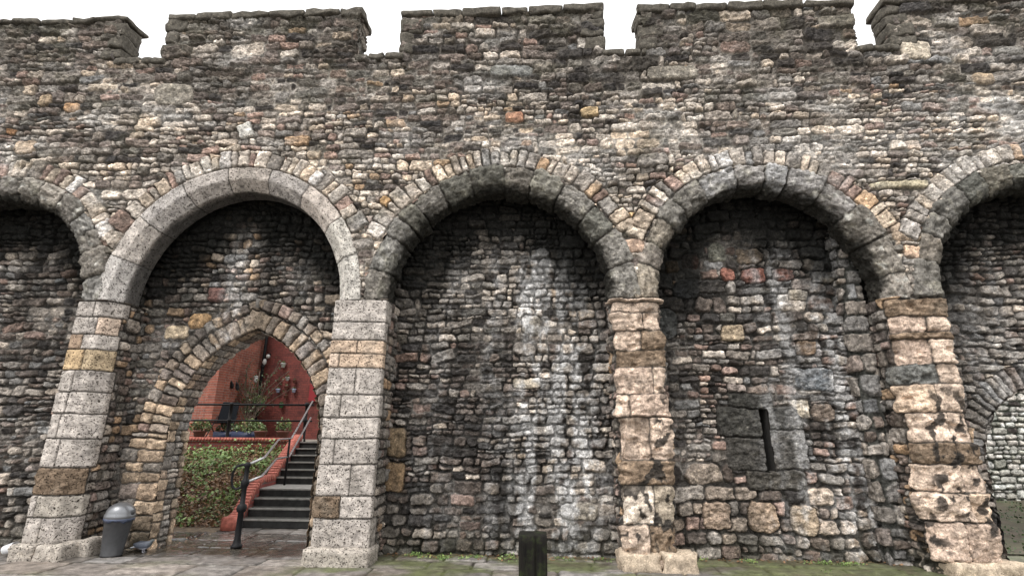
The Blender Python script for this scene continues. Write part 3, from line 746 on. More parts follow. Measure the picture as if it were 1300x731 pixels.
rowsC = [(.15, [SANDY, SANDY], [.5], (.1, .1)), (.36, [SANDY, BRN], [.5], (.1, .1)), (.46, [(.56, .48, .40), (.33, .28, .22)], [.62], (.1, .08)), (.30, [BRN], [], (.06, .1)), (.52, [SANDY, SANDY], [.62], (.1, .08)), (.3, [SANDY, PKS], [.25], (.1, .1)),
         (.36, [PKS, SANDY], [.75], (.08, .05)), (.24, [BRN], [], (.1, .1)), (.26, [SANDY, BRN], [.55], (.08, .1)), (.26, [SANDY, SANDY], [.62], (.08, .04)), (.14, [SANDY], [], (.1, .1)), (.4, [SANDY], [], S1)]
rowsD = [(.12, [SANDY, GREY], [.6], (.1, .1)), (.46, [PKS, PKS], [.45], (.12, .1)), (.34, [SANDY, OCH], [.66], (.2, .1)), (.33, [SANDY, SANDY], [.62], (.22, .08)), (.26, [BRN, BRN], [.6], (.14, .1)), (.36, [SANDY, SANDY], [.6], (.12, .08)),
         (.36, [OCH, SANDY], [.45], (.22, .06)), (.26, [(.16, .16, .15), SANDY], [.6], (.3, .05)), (.34, [PKS, SANDY], [.55], (.1, .05)), (.1, [BRN], [], (.1, .1)), (.22, [PKS, SANDY], [.6], (.1, .06)), (.5, [BRN], [], (.1, .1))]
pier(0, *PIERS[0], rowsA, 1, 1, M['pitted'], 500, [(-10.95, -9.9, -.1, .16, LIME)])
pier(1, *PIERS[1], rowsA, 1, 1, M['pitted'], 501, [(-6.70, -6.36, -.12, .18, LIME), (-6.36, -5.98, -.12, .18, LIME), (-6.02, -5.84, .14, .20, OCH)], chR=.16)
pier(2, *PIERS[2], rowsB, 1, 1, M['pitted'], 502, [(-2.90, -2.05, -.13, .19, LIME)])
pier(3, *PIERS[3], rowsC, 1, 1, M['sand'], 503, [(1.02, 1.52, -.10, .2, LIME), (1.52, 1.95, -.14, .2, OCH)], chR=.06)
pier(4, *PIERS[4], rowsD, 1, 1, M['sand'], 504, [(4.86, 5.42, -.16, .15, SANDY), (5.42, 5.78, -.1, .15, GREY)], chL=.12, chR=.1)
pier(5, *PIERS[5], rowsD, 1, 1, M['sand'], 505, [(8.9, 9.7, -.14, .2, SANDY)])
# narrow grey strip buttress standing in the fourth recess beside its pier
f, Lu, cu = pathmap([(4.50, YR + .02), (4.50, .44), (4.80, .44)], n=300, smooth=.015)
G = Field(0, Lu, 0, 4.6, .0135, seed=95, warp=.012)
G.rubble(0, Lu, 0, 4.6, lambda u, v: dict(band=(.2, .36), h=(.14, .3), asp=(.8, 2), bulge=.02, facet=.016), lambda u, v, r: pick(r, [(3, GREY), (2, BLUEG), (1, BROWN)]), random.Random(9))
G.finish((.05, .05, .045)); G.mesh('strip_buttress', f, M['rubble'], wall)

# ------------------------------------------------------------------ ground
def ground_plane(name, x0, x1, y0, y1, z, m):
    bm = bmesh.new(); bm.faces.new([bm.verts.new(p) for p in ((x0, y0, z), (x1, y0, z), (x1, y1, z), (x0, y1, z))])
    return tag(from_bm(name, bm, m, None, False), kind='structure')
m, nt, b = new_mat('ground_asphalt'); tc = N(nt, 'ShaderNodeTexCoord')
n = N(nt, 'ShaderNodeTexNoise', i_Scale=1.3, i_Detail=8.0); L(nt, tc.outputs['Object'], n.inputs['Vector'])
L(nt, ramp(nt, n.outputs[0], [(.3, (.07, .068, .06)), (.7, (.17, .16, .14))]), b.inputs['Base Color']); b.inputs['Roughness'].default_value = .7
M['ground'] = m
ground_plane('ground', -160, 160, -60, 260, -.03, M['ground'])
# flagstones in front of and inside the recesses
def flatmap(z0=0.0, slope=None):
    def f(U, V):
        P = np.stack([U, V, np.full_like(U, z0)], -1); n = np.zeros_like(P); n[..., 2] = 1; return P, n
    return f
rng = random.Random(77)
G = Field(-11.5, 11.5, -2.6, 3.0, .02, seed=60, warp=.012, base=-.012)
y = -2.7
while y < 3.1:
    h = rng.uniform(.42, .62) if y < -.6 or y > .2 else rng.uniform(.36, .5); x = -11.6 - rng.uniform(0, .5)
    while x < 11.6:
        w = rng.uniform(.5, 1.05)
        c = pick(rng, [(3, (.19, .172, .15)), (2, (.14, .13, .115)), (1, (.24, .215, .185))])
        G.stone(x + w / 2, y + h / 2, w / 2 - .013, h / 2 - .013, c, cr=.03, bulge=.006, off=rng.gauss(.0, .004), facet=.006, edge=.03, tilt=.006, rng=rng); x += w
    y += h
def gm(U, V, C, s):
    n = fbm(U * 1.2, V * 2.2, 240, 4)
    moss = sstep(-.25, .25, n + .35 * sstep(-.9, .1, V) * sstep(-3.2, -2.0, U) + .5 * sstep(2.0, 3.5, U) * sstep(-.8, -.1, V) - .25)[..., None] * .8 * sstep(1.6, .9, V)[..., None]
    moss = moss * np.clip(sstep(-3.4, -2.4, U) + .35, 0, 1)[..., None]
    C = C * (1 - moss) + moss * (np.array([.085, .10, .035]) * (1 + .5 * fbm(U * 12, V * 12, 244, 3)[..., None]))
    dirt = sstep(.1, .4, fbm(U * 2.5, V * 3, 250, 4) + .5 * sstep(.25, .55, V) * sstep(1.2, .7, V))[..., None] * .6
    C = C * (1 - dirt) + dirt * np.array([.07, .055, .04])
    # wet floor of the passage
    wet = (sstep(-6.3, -5.6, U) * sstep(-2.9, -3.4, U) * sstep(.0, .5, V + .2 * n) * sstep(2.3, 1.6, V + .3 * n))
    s.wet = wet
    C = C * (1 - .5 * wet[..., None])
    return C
G.finish((.03, .027, .02), None, gm); G.h -= .006
G.C[..., 3] = np.clip(G.wet, 0, 1)
# paving material: alpha of the attribute = wetness
m, nt, b = new_mat('paving'); tc = N(nt, 'ShaderNodeTexCoord'); at = N(nt, 'ShaderNodeAttribute', attribute_name='Col')
n1 = N(nt, 'ShaderNodeTexNoise', i_Scale=7.0, i_Detail=8.0, i_Roughness=.7); L(nt, tc.outputs['Object'], n1.inputs['Vector'])
n2 = N(nt, 'ShaderNodeTexNoise', i_Scale=70.0, i_Detail=4.0, i_Roughness=.7); L(nt, tc.outputs['Object'], n2.inputs['Vector'])
c = mul(nt, at.outputs['Color'], ramp(nt, n1.outputs[0], [(.3, .55), (.7, 1.5)])); c = mul(nt, c, ramp(nt, n2.outputs[0], [(.3, .6), (.7, 1.4)]))
L(nt, c, b.inputs['Base Color'])
bp = N(nt, 'ShaderNodeBump', i_Strength=.5, i_Distance=.01); L(nt, n2.outputs[0], bp.inputs['Height'])
mr = N(nt, 'ShaderNodeMapRange'); L(nt, at.outputs['Alpha'], mr.inputs[0]); mr.inputs[3].default_value = .5; mr.inputs[4].default_value = .12
L(nt, mr.outputs[0], b.inputs['Roughness']); iv = N(nt, 'ShaderNodeMapRange'); L(nt, at.outputs['Alpha'], iv.inputs[0]); iv.inputs[3].default_value = .5; iv.inputs[4].default_value = .06
L(nt, iv.outputs[0], bp.inputs['Strength']); L(nt, bp.outputs[0], b.inputs['Normal'])
M['paving'] = m
tag(G.mesh('pavement', flatmap(.0), M['paving'], None), kind='structure')

# debris and weeds at the wall foot
# ------------------------------------------------------------------ helpers for small things
def tube(bm, pts, r, seg=10, cap=True):
    pts = [Vector(p) for p in pts]; rings = []; up = Vector((0, 0, 1))
    for i, p in enumerate(pts):
        t = (pts[min(i + 1, len(pts) - 1)] - pts[max(i - 1, 0)]).normalized()
        a = t.cross(Vector((0, 1, 0)) if abs(t.z) > .9 else up).normalized(); b_ = t.cross(a)
        rr = r[i] if isinstance(r, (list, tuple)) else r
        rings.append([bm.verts.new(p + (a * math.cos(k * 2 * math.pi / seg) + b_ * math.sin(k * 2 * math.pi / seg)) * rr) for k in range(seg)])
    for A_, B_ in zip(rings[:-1], rings[1:]):
        for k in range(seg): bm.faces.new((A_[k], A_[(k + 1) % seg], B_[(k + 1) % seg], B_[k]))
    if cap: bm.faces.new(rings[0][::-1]); bm.faces.new(rings[-1])
def lathe(bm, prof, c=(0, 0, 0), seg=32, sx=1, sy=1, a0=0):
    rings = []
    for r, z in prof:
        rings.append([bm.verts.new((c[0] + sx * r * math.cos(k * 2 * math.pi / seg + a0), c[1] + sy * r * math.sin(k * 2 * math.pi / seg + a0), c[2] + z)) for k in range(seg)])
    for A_, B_ in zip(rings[:-1], rings[1:]):
        for k in range(seg): bm.faces.new((A_[k], A_[(k + 1) % seg], B_[(k + 1) % seg], B_[k]))
    bm.faces.new(rings[0][::-1]); bm.faces.new(rings[-1])
def box(bm, c, s, rot=0, bev=0):
    g = bmesh.ops.create_cube(bm, size=1, matrix=Matrix.Translation(c) @ Matrix.Rotation(rot, 4, 'Z') @ Matrix.Diagonal((*s, 1)))
    if bev: bmesh.ops.bevel(bm, geom=list({e for v in g['verts'] for e in v.link_edges}), offset=bev, segments=2, affect='EDGES')
M['iron'] = plain('black_iron', (.006, .006, .007), .6, .0, .3, 30, .15, spec=.25)
M['rail'] = plain('worn_handrail', (.42, .42, .42), .3, .7, .3, 12, .1)
M['brick_c'] = None

# brick material on real faces: brick texture in a chosen plane
def brick_mat(name, c1, c2, mort, axis='x', scale=1.0, rough=.85, bw=.225, bh=.075, paint=False):
    m, nt, b = new_mat(name); tc = N(nt, 'ShaderNodeTexCoord'); sp = N(nt, 'ShaderNodeSeparateXYZ'); L(nt, tc.outputs['Object'], sp.inputs[0])
    cb = N(nt, 'ShaderNodeCombineXYZ')
    if axis == 'x': L(nt, sp.outputs[0], cb.inputs[0])
    elif axis == 'y': L(nt, sp.outputs[1], cb.inputs[0])
    L(nt, sp.outputs[2], cb.inputs[1])
    br = N(nt, 'ShaderNodeTexBrick', i_Color1=(*c1, 1), i_Color2=(*c2, 1), i_Mortar=(*mort, 1), i_Scale=1.0, i_Mortar_Size=.009, i_Brick_Width=bw, i_Row_Height=bh, i_Mortar_Smooth=.3, i_Bias=0.0)
    L(nt, cb.outputs[0], br.inputs['Vector'])
    n = N(nt, 'ShaderNodeTexNoise', i_Scale=3.0, i_Detail=7.0, i_Roughness=.65); L(nt, tc.outputs['Object'], n.inputs['Vector'])
    n2 = N(nt, 'ShaderNodeTexNoise', i_Scale=45.0, i_Detail=3.0); L(nt, tc.outputs['Object'], n2.inputs['Vector'])
    c = mul(nt, br.outputs[0], ramp(nt, n.outputs[0], [(.3, .6), (.7, 1.35)])); c = mul(nt, c, ramp(nt, n2.outputs[0], [(.3, .75), (.7, 1.25)]))
    L(nt, c, b.inputs['Base Color']); b.inputs['Roughness'].default_value = rough
    inv = N(nt, 'ShaderNodeMath', operation='SUBTRACT', i_0=1.0); L(nt, br.outputs['Fac'], inv.inputs[1])
    bp = N(nt, 'ShaderNodeBump', i_Strength=.7, i_Distance=.008); L(nt, inv.outputs[0], bp.inputs['Height']); L(nt, bp.outputs[0], b.inputs['Normal'])
    return m
M['brickA'] = brick_mat('red_brick', (.30, .085, .05), (.20, .06, .04), (.24, .17, .14))
M['brickB'] = brick_mat('painted_brick', (.17, .038, .028), (.13, .030, .024), (.10, .026, .02))
M['brickR'] = brick_mat('retaining_brick', (.24, .05, .035), (.17, .035, .03), (.10, .07, .06))

# ------------------------------------------------------------------ litter bin beside the left pier
bx, by = -5.60, .22
bin_ = empty('litter_bin', (bx, by, .0)); tag(bin_, 'grey plastic litter bin with a silver domed swing lid, beside the left ashlar pier', 'litter bin')
M['binp'] = plain('grey_plastic', (.042, .043, .046), .45, 0, .28, 9, .05)
M['lid'] = plain('silver_lid', (.19, .195, .205), .3, .6, .08, 6)
M['bag'] = plain('bin_liner', (.06, .075, .12), .3, 0, .3, 30, .4)
bm = bmesh.new(); lathe(bm, [(.135, .005), (.142, .0), (.142, .02), (.138, .03), (.187, .50), (.193, .505), (.193, .52), (.183, .52)], (bx, by, 0), 40); from_bm('body', bm, M['binp'], bin_)
bm = bmesh.new()
pr = [(.196, .50), (.202, .505), (.202, .545), (.19, .56)] + [(.19 * math.cos(R(t)), .56 + .15 * math.sin(R(t))) for t in range(8, 89, 8)] + [(.003, .71)]
lathe(bm, pr, (bx, by, 0), 40); lid = from_bm('lid', bm, M['lid'], bin_)
bm = bmesh.new()
rr = []; 
lathe(bm, [(.190, .475 ), (.200, .46), (.203, .49), (.199, .515)], (bx, by, 0), 60)
for v in bm.verts:
    a = math.atan2(v.co.y - by, v.co.x - bx); k = .012 * math.sin(a * 5 + 1) + .008 * math.sin(a * 13)
    if v.co.z < .48: v.co.z += k
from_bm('liner_rim', bm, M['bag'], bin_)
bm = bmesh.new()
bm.free()
for s_ in (-1, 1):
    bm = bmesh.new(); box(bm, (bx + s_ * .198, by, .585), (.016, .05, .07), 0, .005); from_bm('hinge', bm, M['binp'], lid)
for o in bin_.children: pass
bin_.rotation_euler = (0, R(2.0), 0); bin_.scale = (.88, .88, .92)

# ------------------------------------------------------------------ timber post in front
def post():
    bm = bmesh.new(); n = 24; rings = []
    hz = .975; X, Y = -.018, -3.42; s = .089
    for zi in range(25):
        z = -.05 + (hz + .05) * zi / 24; ring_ = []
        for k in range(64):
            a = k / 64 * 2 * math.pi + .0001; c_, s_ = math.cos(a), math.sin(a); q = (abs(c_) ** 12 + abs(s_) ** 12) ** (-1 / 12)
            rr = s * q
            g = 0
            if s_ < -.5:   # cracks in the face
                xx = c_ * q
                g = .022 * math.exp(-((xx - .22 - .04 * math.sin(z * 5)) / .045) ** 2) + .008 * math.exp(-((xx + .45) / .04) ** 2)
            g += .003 * float(perlin(a * 14, z * 1.5, 3))
            ring_.append(bm.verts.new((X + c_ * rr, Y + s_ * (rr - g * 1), z + (.006 * float(perlin(a * 3, 1, 4)) if zi == 24 else 0))))
        rings.append(ring_)
    for A_, B_ in zip(rings[:-1], rings[1:]):
        for k in range(64): bm.faces.new((A_[k], A_[(k + 1) % 64], B_[(k + 1) % 64], B_[k]))
    c2 = [bm.verts.new(Vector((X, Y, hz + .004)) + (v.co - Vector((X, Y, v.co.z))) * .9 + Vector((0, 0, 0))) for v in rings[-1]]
    for k in range(64): bm.faces.new((rings[-1][k], rings[-1][(k + 1) % 64], c2[(k + 1) % 64], c2[k]))
    bm.faces.new(c2)
    m, nt, b = new_mat('black_mossy_timber'); tc = N(nt, 'ShaderNodeTexCoord'); mp = N(nt, 'ShaderNodeMapping'); mp.inputs['Scale'].default_value = (30, 30, 3); L(nt, tc.outputs['Object'], mp.inputs[0])
    g = N(nt, 'ShaderNodeTexNoise', i_Scale=1.6, i_Detail=6.0, i_Roughness=.7); L(nt, mp.outputs[0], g.inputs['Vector'])
    f = N(nt, 'ShaderNodeTexNoise', i_Scale=16.0, i_Detail=6.0, i_Roughness=.75); L(nt, tc.outputs['Object'], f.inputs['Vector'])
    wood = ramp(nt, g.outputs[0], [(.3, (.003, .003, .003)), (.7, (.016, .014, .011))])
    mx = N(nt, 'ShaderNodeMix', data_type='RGBA'); L(nt, ramp(nt, f.outputs[0], [(.5, 0.0), (.72, .75)]), mx.inputs[0]); L(nt, wood, mx.inputs[6]); mx.inputs[7].default_value = (.03, .042, .014, 1)
    L(nt, mx.outputs[2], b.inputs['Base Color']); b.inputs['Roughness'].default_value = .9; b.inputs['Specular IOR Level'].default_value = .15
    bp = N(nt, 'ShaderNodeBump', i_Strength=.8, i_Distance=.006); L(nt, g.outputs[0], bp.inputs['Height']); L(nt, bp.outputs[0], b.inputs['Normal'])
    o = from_bm('timber_post', bm, m); o.data.polygons.foreach_set('use_smooth', [True] * len(o.data.polygons))
    tag(o, 'short square black timber post with green algae and a split, in front of the wall', 'post')
post()

# ------------------------------------------------------------------ pigeon by the doorway
def skin_body(name, verts, edges, radii, mat, root=0, sub=2, parent=None):
    me = bpy.data.meshes.new(name); me.from_pydata(verts, edges, []); o = bpy.data.objects.new(name, me); link(o)
    sk = o.modifiers.new('s', 'SKIN'); sk.use_smooth_shade = True
    for i, r in enumerate(radii):
        v = me.skin_vertices[0].data[i]; v.radius = (r, r) if not isinstance(r, tuple) else r; v.use_root = (i == root)
    ss = o.modifiers.new('u', 'SUBSURF'); ss.levels = sub; ss.render_levels = sub
    dg = bpy.context.evaluated_depsgraph_get(); ev = o.evaluated_get(dg); m2 = bpy.data.meshes.new_from_object(ev)
    o.modifiers.clear(); o.data = m2; m2.materials.clear(); m2.materials.append(mat)
    if parent: o.parent = parent
    return o
def pigeon():
    m, nt, b = new_mat('pigeon_feathers'); tc = N(nt, 'ShaderNodeTexCoord'); sp = N(nt, 'ShaderNodeSeparateXYZ'); L(nt, tc.outputs['Object'], sp.inputs[0])
    ax = N(nt, 'ShaderNodeMapRange'); L(nt, sp.outputs[0], ax.inputs[0]); ax.inputs[1].default_value = -.17; ax.inputs[2].default_value = .15
    c = ramp(nt, ax.outputs[0], [(0, (.5, .52, .55)), (.14, (.5, .52, .55)), (.2, (.07, .08, .1)), (.72, (.055, .062, .08)), (.86, (.06, .075, .075)), (1, (.08, .085, .10))])
    zb = N(nt, 'ShaderNodeMapRange'); L(nt, sp.outputs[2], zb.inputs[0]); zb.inputs[1].default_value = .055; zb.inputs[2].default_value = .085
    mx = N(nt, 'ShaderNodeMix', data_type='RGBA'); L(nt, zb.outputs[0], mx.inputs[0]); mx.inputs[6].default_value = (.32, .32, .36, 1); L(nt, c, mx.inputs[7])
    L(nt, mx.outputs[2], b.inputs['Base Color']); b.inputs['Roughness'].default_value = .6
    V = [(0, 0, .095), (.055, 0, .11), (.08, 0, .135), (.095, 0, .158), (-.06, 0, .09), (-.11, 0, .08), (-.18, 0, .07),
         (.0, .022, .055), (.0, .024, .008), (.03, .026, .004), (.0, -.022, .055), (.0, -.024, .008), (.03, -.026, .004), (.11, 0, .16), (.13, 0, .152)]
    E_ = [(0, 1), (1, 2), (2, 3), (0, 4), (4, 5), (5, 6), (0, 7), (7, 8), (8, 9), (0, 10), (10, 11), (11, 12), (3, 13), (13, 14)]
    Rd = [(.068, .066), (.055, .056), .026, .025, (.045, .04), (.028, .015), (.026, .006), .012, .004, .003, .012, .004, .003, .012, .004]
    o = skin_body('pigeon', V, E_, Rd, m); o.location = (-5.30, .40, .0); o.rotation_euler = (0, 0, R(12)); o.scale = (.95, .95, .95)
    tag(o, 'grey pigeon standing on the paving between the litter bin and the iron handrail', 'pigeon')
    wm_ = plain('wing_feathers', (.05, .058, .078), .55, 0, .4, 60)
    for s_ in (-1, 1):
        bm = bmesh.new(); bmesh.ops.create_uvsphere(bm, u_segments=16, v_segments=10, radius=1, matrix=Matrix.Translation((-.03, s_ * .048, .105)) @ Matrix.Rotation(R(10), 4, 'Y') @ Matrix.Diagonal((.10, .014, .038, 1)))
        wg = from_bm('wing', bm, wm_); wg.parent = o
pigeon()

# crumpled white cup at the far left pier foot
bm = bmesh.new(); lathe(bm, [(.055, 0), (.075, .13), (.078, .135), (.07, .13), (.05, .01)], (0, 0, 0), 24)
for v in bm.verts: v.co += Vector((.012 * float(perlin(v.co.x * 30, v.co.z * 20, 5)), .012 * float(perlin(v.co.y * 30, v.co.z * 20, 6)), 0))
cup = from_bm('plastic_cup', bm, plain('white_plastic', (.75, .76, .78), .35)); cup.rotation_euler = (R(20), R(75), R(30)); cup.location = (-6.97, .10, .07)
tag(cup, 'crumpled white plastic cup lying at the left foot of the left pier', 'cup')

# ------------------------------------------------------------------ steps beyond the doorway
ST = []; z0, r_, t_ = .0, .134, .29
Y = 2.32; z = z0
for k in range(4): z += r_; ST.append([Y, z]); Y += t_
Y = ST[3][0] + .86
for k in range(6): z += r_; ST.append([Y, z]); Y += .28
LX = lambda y: float(np.interp(y, [2.3, 2.9, 3.2, 4.0, 5.4, 6.2], [-5.03, -5.20, -5.28, -5.33, -5.58, -5.66]))
steps = empty('stone_steps', (-4.2, 2.3, 0)); tag(steps, 'dark stone steps with pale nosings and a red brick kerb rising beyond the pointed doorway', 'steps')
M['step'] = plain('step_stone', (.02, .02, .019), .7, 0, .5, 9, .3)
M['tread'] = plain('dark_tread', (.06, .058, .05), .6, 0, .5, 9, .2)
M['nose'] = plain('step_tread', (.27, .26, .24), .55, 0, .35, 9, .2)
for k, (y, zt) in enumerate(ST):
    y2 = ST[k + 1][0] if k < 9 else y + 1.2
    bm = bmesh.new(); xa = LX(y) - .1; box(bm, ((xa - 2.3) / 2, (y + y2) / 2 + .01, (zt - .022) / 2), (-2.3 - xa, y2 - y + .02, zt - .022))
    s_ = from_bm('step', bm, M['step'], steps, False)
    bm = bmesh.new(); box(bm, ((xa - 2.3) / 2, (y + y2) / 2 - .006, zt - .011), (-2.3 - xa, y2 - y + .04, .022), 0, .004)
    from_bm('tread', bm, M['nose'] if k == 3 else M['tread'], s_, False)
    bm = bmesh.new(); box(bm, ((xa - 2.3) / 2, y - .003, zt - .010), (-2.3 - xa, .05, .026), 0, .005); from_bm('nosing', bm, M['nose'], s_, False)
# brick kerb, bricks on edge following the flight
M['kerbb'] = plain('kerb_brick', (.42, .125, .09), .7, 0, .45, 14, .5)
M['kerbm'] = plain('kerb_mortar', (.34, .24, .19), .9, 0, .3, 20, .3)
path = [(-5.10, 2.12, .16), (-5.11, 2.3, .2), (-5.22, 2.75, .46), (-5.31, 3.15, .64), (-5.37, 3.35, .67), (-5.42, 3.95, .68), (-5.48, 4.2, .82), (-5.57, 4.8, 1.12), (-5.65, 5.35, 1.4), (-5.69, 5.6, 1.46)]
pp = np.array(path); dd = np.concatenate([[0], np.cumsum(np.linalg.norm(np.diff(pp, axis=0), axis=1))])
bm = bmesh.new(); bm2 = bmesh.new(); s = 0; rng = random.Random(3)
at_ = lambda s: Vector([float(np.interp(s, dd, pp[:, j])) for j in range(3)])
while s < dd[-1] - .05:
    p = at_(s + .04); q = at_(min(s + .09, dd[-1])); t = (q - at_(s)).normalized()
    pitch = math.atan2(t.z, math.hypot(t.x, t.y)); yaw = math.atan2(t.y, t.x)
    mtx = Matrix.Translation(p) @ Matrix.Rotation(yaw, 4, 'Z') @ Matrix.Rotation(-pitch, 4, 'Y') @ Matrix.Diagonal((.070, .19 * rng.uniform(.94, 1.05), .10, 1))
    g = bmesh.ops.create_cube(bm, size=1, matrix=mtx); bmesh.ops.bevel(bm, geom=list({e for v in g['verts'] for e in v.link_edges}), offset=.008, segments=2, affect='EDGES')
    s += .092
tmp = from_bm('brick_kerb', bm, M['kerbb'], steps)
bm = bmesh.new()
for i in range(len(path) - 1):
    a, b_ = Vector(path[i]), Vector(path[i + 1])
    vs = []
    for P_ in (a, b_):
        for dx, zz in ((-.09, None), (.09, None), (.09, 0), (-.09, 0)):
            vs.append(bm.verts.new((P_.x + dx, P_.y, (P_.z - .02) if zz is None else -.02)))
    for q in ((0, 1, 5, 4), (1, 2, 6, 5), (3, 0, 4, 7), (0, 3, 2, 1), (4, 5, 6, 7)): bm.faces.new([vs[j] for j in q])
from_bm('kerb_wall', bm, M['brickR'], steps, False)
bm = bmesh.new()
for i in range(len(path) - 1):
    a, b_ = Vector(path[i]), Vector(path[i + 1]); vs = []
    for P_ in (a, b_):
        for dx, zz in ((-.086, .028), (.086, .028), (.086, -.02), (-.086, -.02)): vs.append(bm.verts.new((P_.x + dx, P_.y, P_.z + zz)))
    for q in ((0, 1, 5, 4), (1, 2, 6, 5), (3, 0, 4, 7), (0, 3, 2, 1), (4, 5, 6, 7)): bm.faces.new([vs[j] for j in q])
from_bm('kerb_mortar', bm, M['kerbm'], steps, False)
bm = bmesh.new(); box(bm, (-5.10, 2.10, .10), (.21, .24, .215), 0, .012); from_bm('kerb_block', bm, M['kerbb'], steps)

# ------------------------------------------------------------------ handrail at the foot of the steps
hr = empty('handrail', (-4.24, .80, 0)); tag(hr, 'black iron post with twin grey handrails and a curled end beside the steps', 'handrail')
px_, py_ = -4.24, .80
bm = bmesh.new(); lathe(bm, [(.075, 0), (.078, .03), (.055, .05), (.05, .09), (.043, .12), (.040, .46), (.062, .48), (.07, .52), (.058, .56), (.036, .58), (.033, .80), (.05, .82), (.06, .86), (.05, .90), (.034, .92), (.031, 1.07), (.045, 1.09), (.048, 1.12), (.03, 1.14), (.0, 1.15)], (px_, py_, 0), 20)
from_bm('post', bm, M['iron'], hr)
def rail(pts, r=.018): bm = bmesh.new(); tube(bm, pts, r, 10); return bm
A0 = (px_, py_, 1.11)
P1 = [A0, (-4.36, 1.5, 1.18), (-5.0, 3.2, 1.42), (-5.03, 3.3, 1.435), (-5.1, 3.95, 1.44), (-5.13, 4.05, 1.46), (-5.42, 5.55, 2.29)]
from_bm('rail', rail(P1), M['rail'], hr)
P2 = [(px_, py_, .86), (-4.36, 1.5, .9), (-5.0, 3.2, 1.06), (-5.03, 3.3, 1.07), (-5.1, 3.95, 1.08), (-5.13, 4.05, 1.1), (-5.42, 5.55, 1.9)]
from_bm('rail', rail(P2, .018), M['rail'], hr)
cv_ = [(px_ - .0, py_, 1.11), (px_ - .08, py_ - .01, 1.11), (px_ - .16, py_ - .01, 1.08), (px_ - .2, py_ - .01, 1.0), (px_ - .2, py_ - .01, .88), (px_ - .17, py_ - .01, .80), (px_ - .11, py_ - .01, .77), (px_ - .05, py_, .80), (px_, py_, .84)]
from_bm('rail_curl', rail(cv_, .018), M['iron'], hr)
bm = bmesh.new(); tube(bm, [(-5.08, 3.85, .53), (-5.08, 3.85, 1.44)], .022); from_bm('baluster', bm, M['iron'], hr)

# ------------------------------------------------------------------ raised terrace
TZ = 1.40; TY = 5.62
terr = empty('terrace', (-8, TY, 0)); tag(terr, 'raised terrace behind a low red brick retaining wall at the top of the bank', 'terrace')
bm = bmesh.new(); box(bm, (-8.72, TY + .11, .66), (6.1, .22, 1.36)); from_bm('retaining_wall', bm, M['brickR'], terr, False)
bm = bmesh.new(); x = -11.7
while x < -5.75: box(bm, (x, TY + .09, 1.385), (.066, .25, .085), 0, .007); x += .078
from_bm('coping', bm, M['kerbb'], terr)
bm = bmesh.new(); box(bm, (-8.72, TY + .10, 1.37), (6.1, .235, .07)); from_bm('coping_mortar', bm, plain('pale_mortar', (.4, .35, .3), .9), terr, False)
bm = bmesh.new(); box(bm, (-8, TY + 5.1, .67), (16, 9.9, 1.33)); from_bm('deck', bm, plain('terrace_slabs', (.2, .18, .15), .7, 0, .3, 3, .2), terr, False)

tr = empty('terrace_railing', (-8, TY + .3, TZ)); tag(tr, 'black iron railing with two horizontal bars along the terrace edge', 'railing')
ry = TY + .32
for zz, rad in ((2.22, .024), (1.83, .022)):
    bm = bmesh.new(); tube(bm, [(-10.9, ry, zz), (-5.55, ry, zz)], rad, 8); from_bm('rail', bm, M['iron'], tr)
for xx in (-10.2, -7.66, -5.72):
    bm = bmesh.new(); lathe(bm, [(.06, 1.33), (.05, 1.40), (.04, 1.42), (.038, 1.8), (.055, 1.82), (.055, 1.86), (.038, 1.88), (.038, 2.19), (.055, 2.2), (.058, 2.25), (.03, 2.28)], (xx, ry, 0), 14); from_bm('post', bm, M['iron'], tr)

# ------------------------------------------------------------------ brick building behind
house = empty('brick_building', (-9, 9, TZ)); tag(house, 'red brick building with a painted darker wing behind the terrace, seen through the doorway', 'building')
c0 = Vector((-9.45, 8.05, 0)); c1 = Vector((-9.25, 10.0, 0))
def wallbox(name, a, b_, m, th=.25, z0=1.3, z1=7.0, side=1):
    a = Vector(a); b_ = Vector(b_); d = (b_ - a); ln = d.length; ang = math.atan2(d.y, d.x)
    bm = bmesh.new(); bmesh.ops.create_cube(bm, size=1, matrix=Matrix.Diagonal((ln, th, z1 - z0, 1)))
    o = from_bm(name, bm, m, None, False); o.location = ((a.x + b_.x) / 2 - math.sin(ang) * th / 2 * side, (a.y + b_.y) / 2 + math.cos(ang) * th / 2 * side, (z0 + z1) / 2); o.rotation_euler = (0, 0, ang)
    o.parent = house; o.matrix_parent_inverse = Matrix.Translation(-Vector(house.location)); return o
wallbox('gable_wall', (-14.0, 9.6, 0), (-9.45, 8.05, 0), M['brickA'])
wallbox('side_wall', (-9.45, 8.05, 0), (-9.15, 10.0, 0), M['brickA'])
wallbox('wing_wall', (-9.2, 9.9, 0), (-3.5, 9.35, 0), M['brickB'])
# roofs so that the building closes
bm = bmesh.new(); box(bm, (-11.6, 11.5, 7.1), (6.5, 5.5, .2)); from_bm('roof', bm, plain('slate', (.06, .06, .07), .7), house, False)
bm = bmesh.new(); box(bm, (-6.4, 11.5, 6.9), (6.2, 3.6, .2)); from_bm('roof', bm, plain('slate_wing', (.06, .06, .07), .7), house, False)
pipe = empty('drainpipe', (-9.08, 9.75, TZ)); pipe.parent = house; pipe.matrix_parent_inverse = Matrix.Translation(-Vector(house.location)); pipe.location = (-9.04, 9.72, TZ)
bm = bmesh.new(); tube(bm, [(-9.04, 9.72, 1.35), (-9.04, 9.72, 6.9)], .05, 12)
for zz in (2.2, 3.6, 5.0): tube(bm, [(-9.04, 9.72, zz), (-9.04, 9.72, zz + .08)], .065, 12)
COL.objects.unlink(pipe); bpy.data.objects.remove(pipe)
from_bm('drainpipe', bm, M['iron'], house)
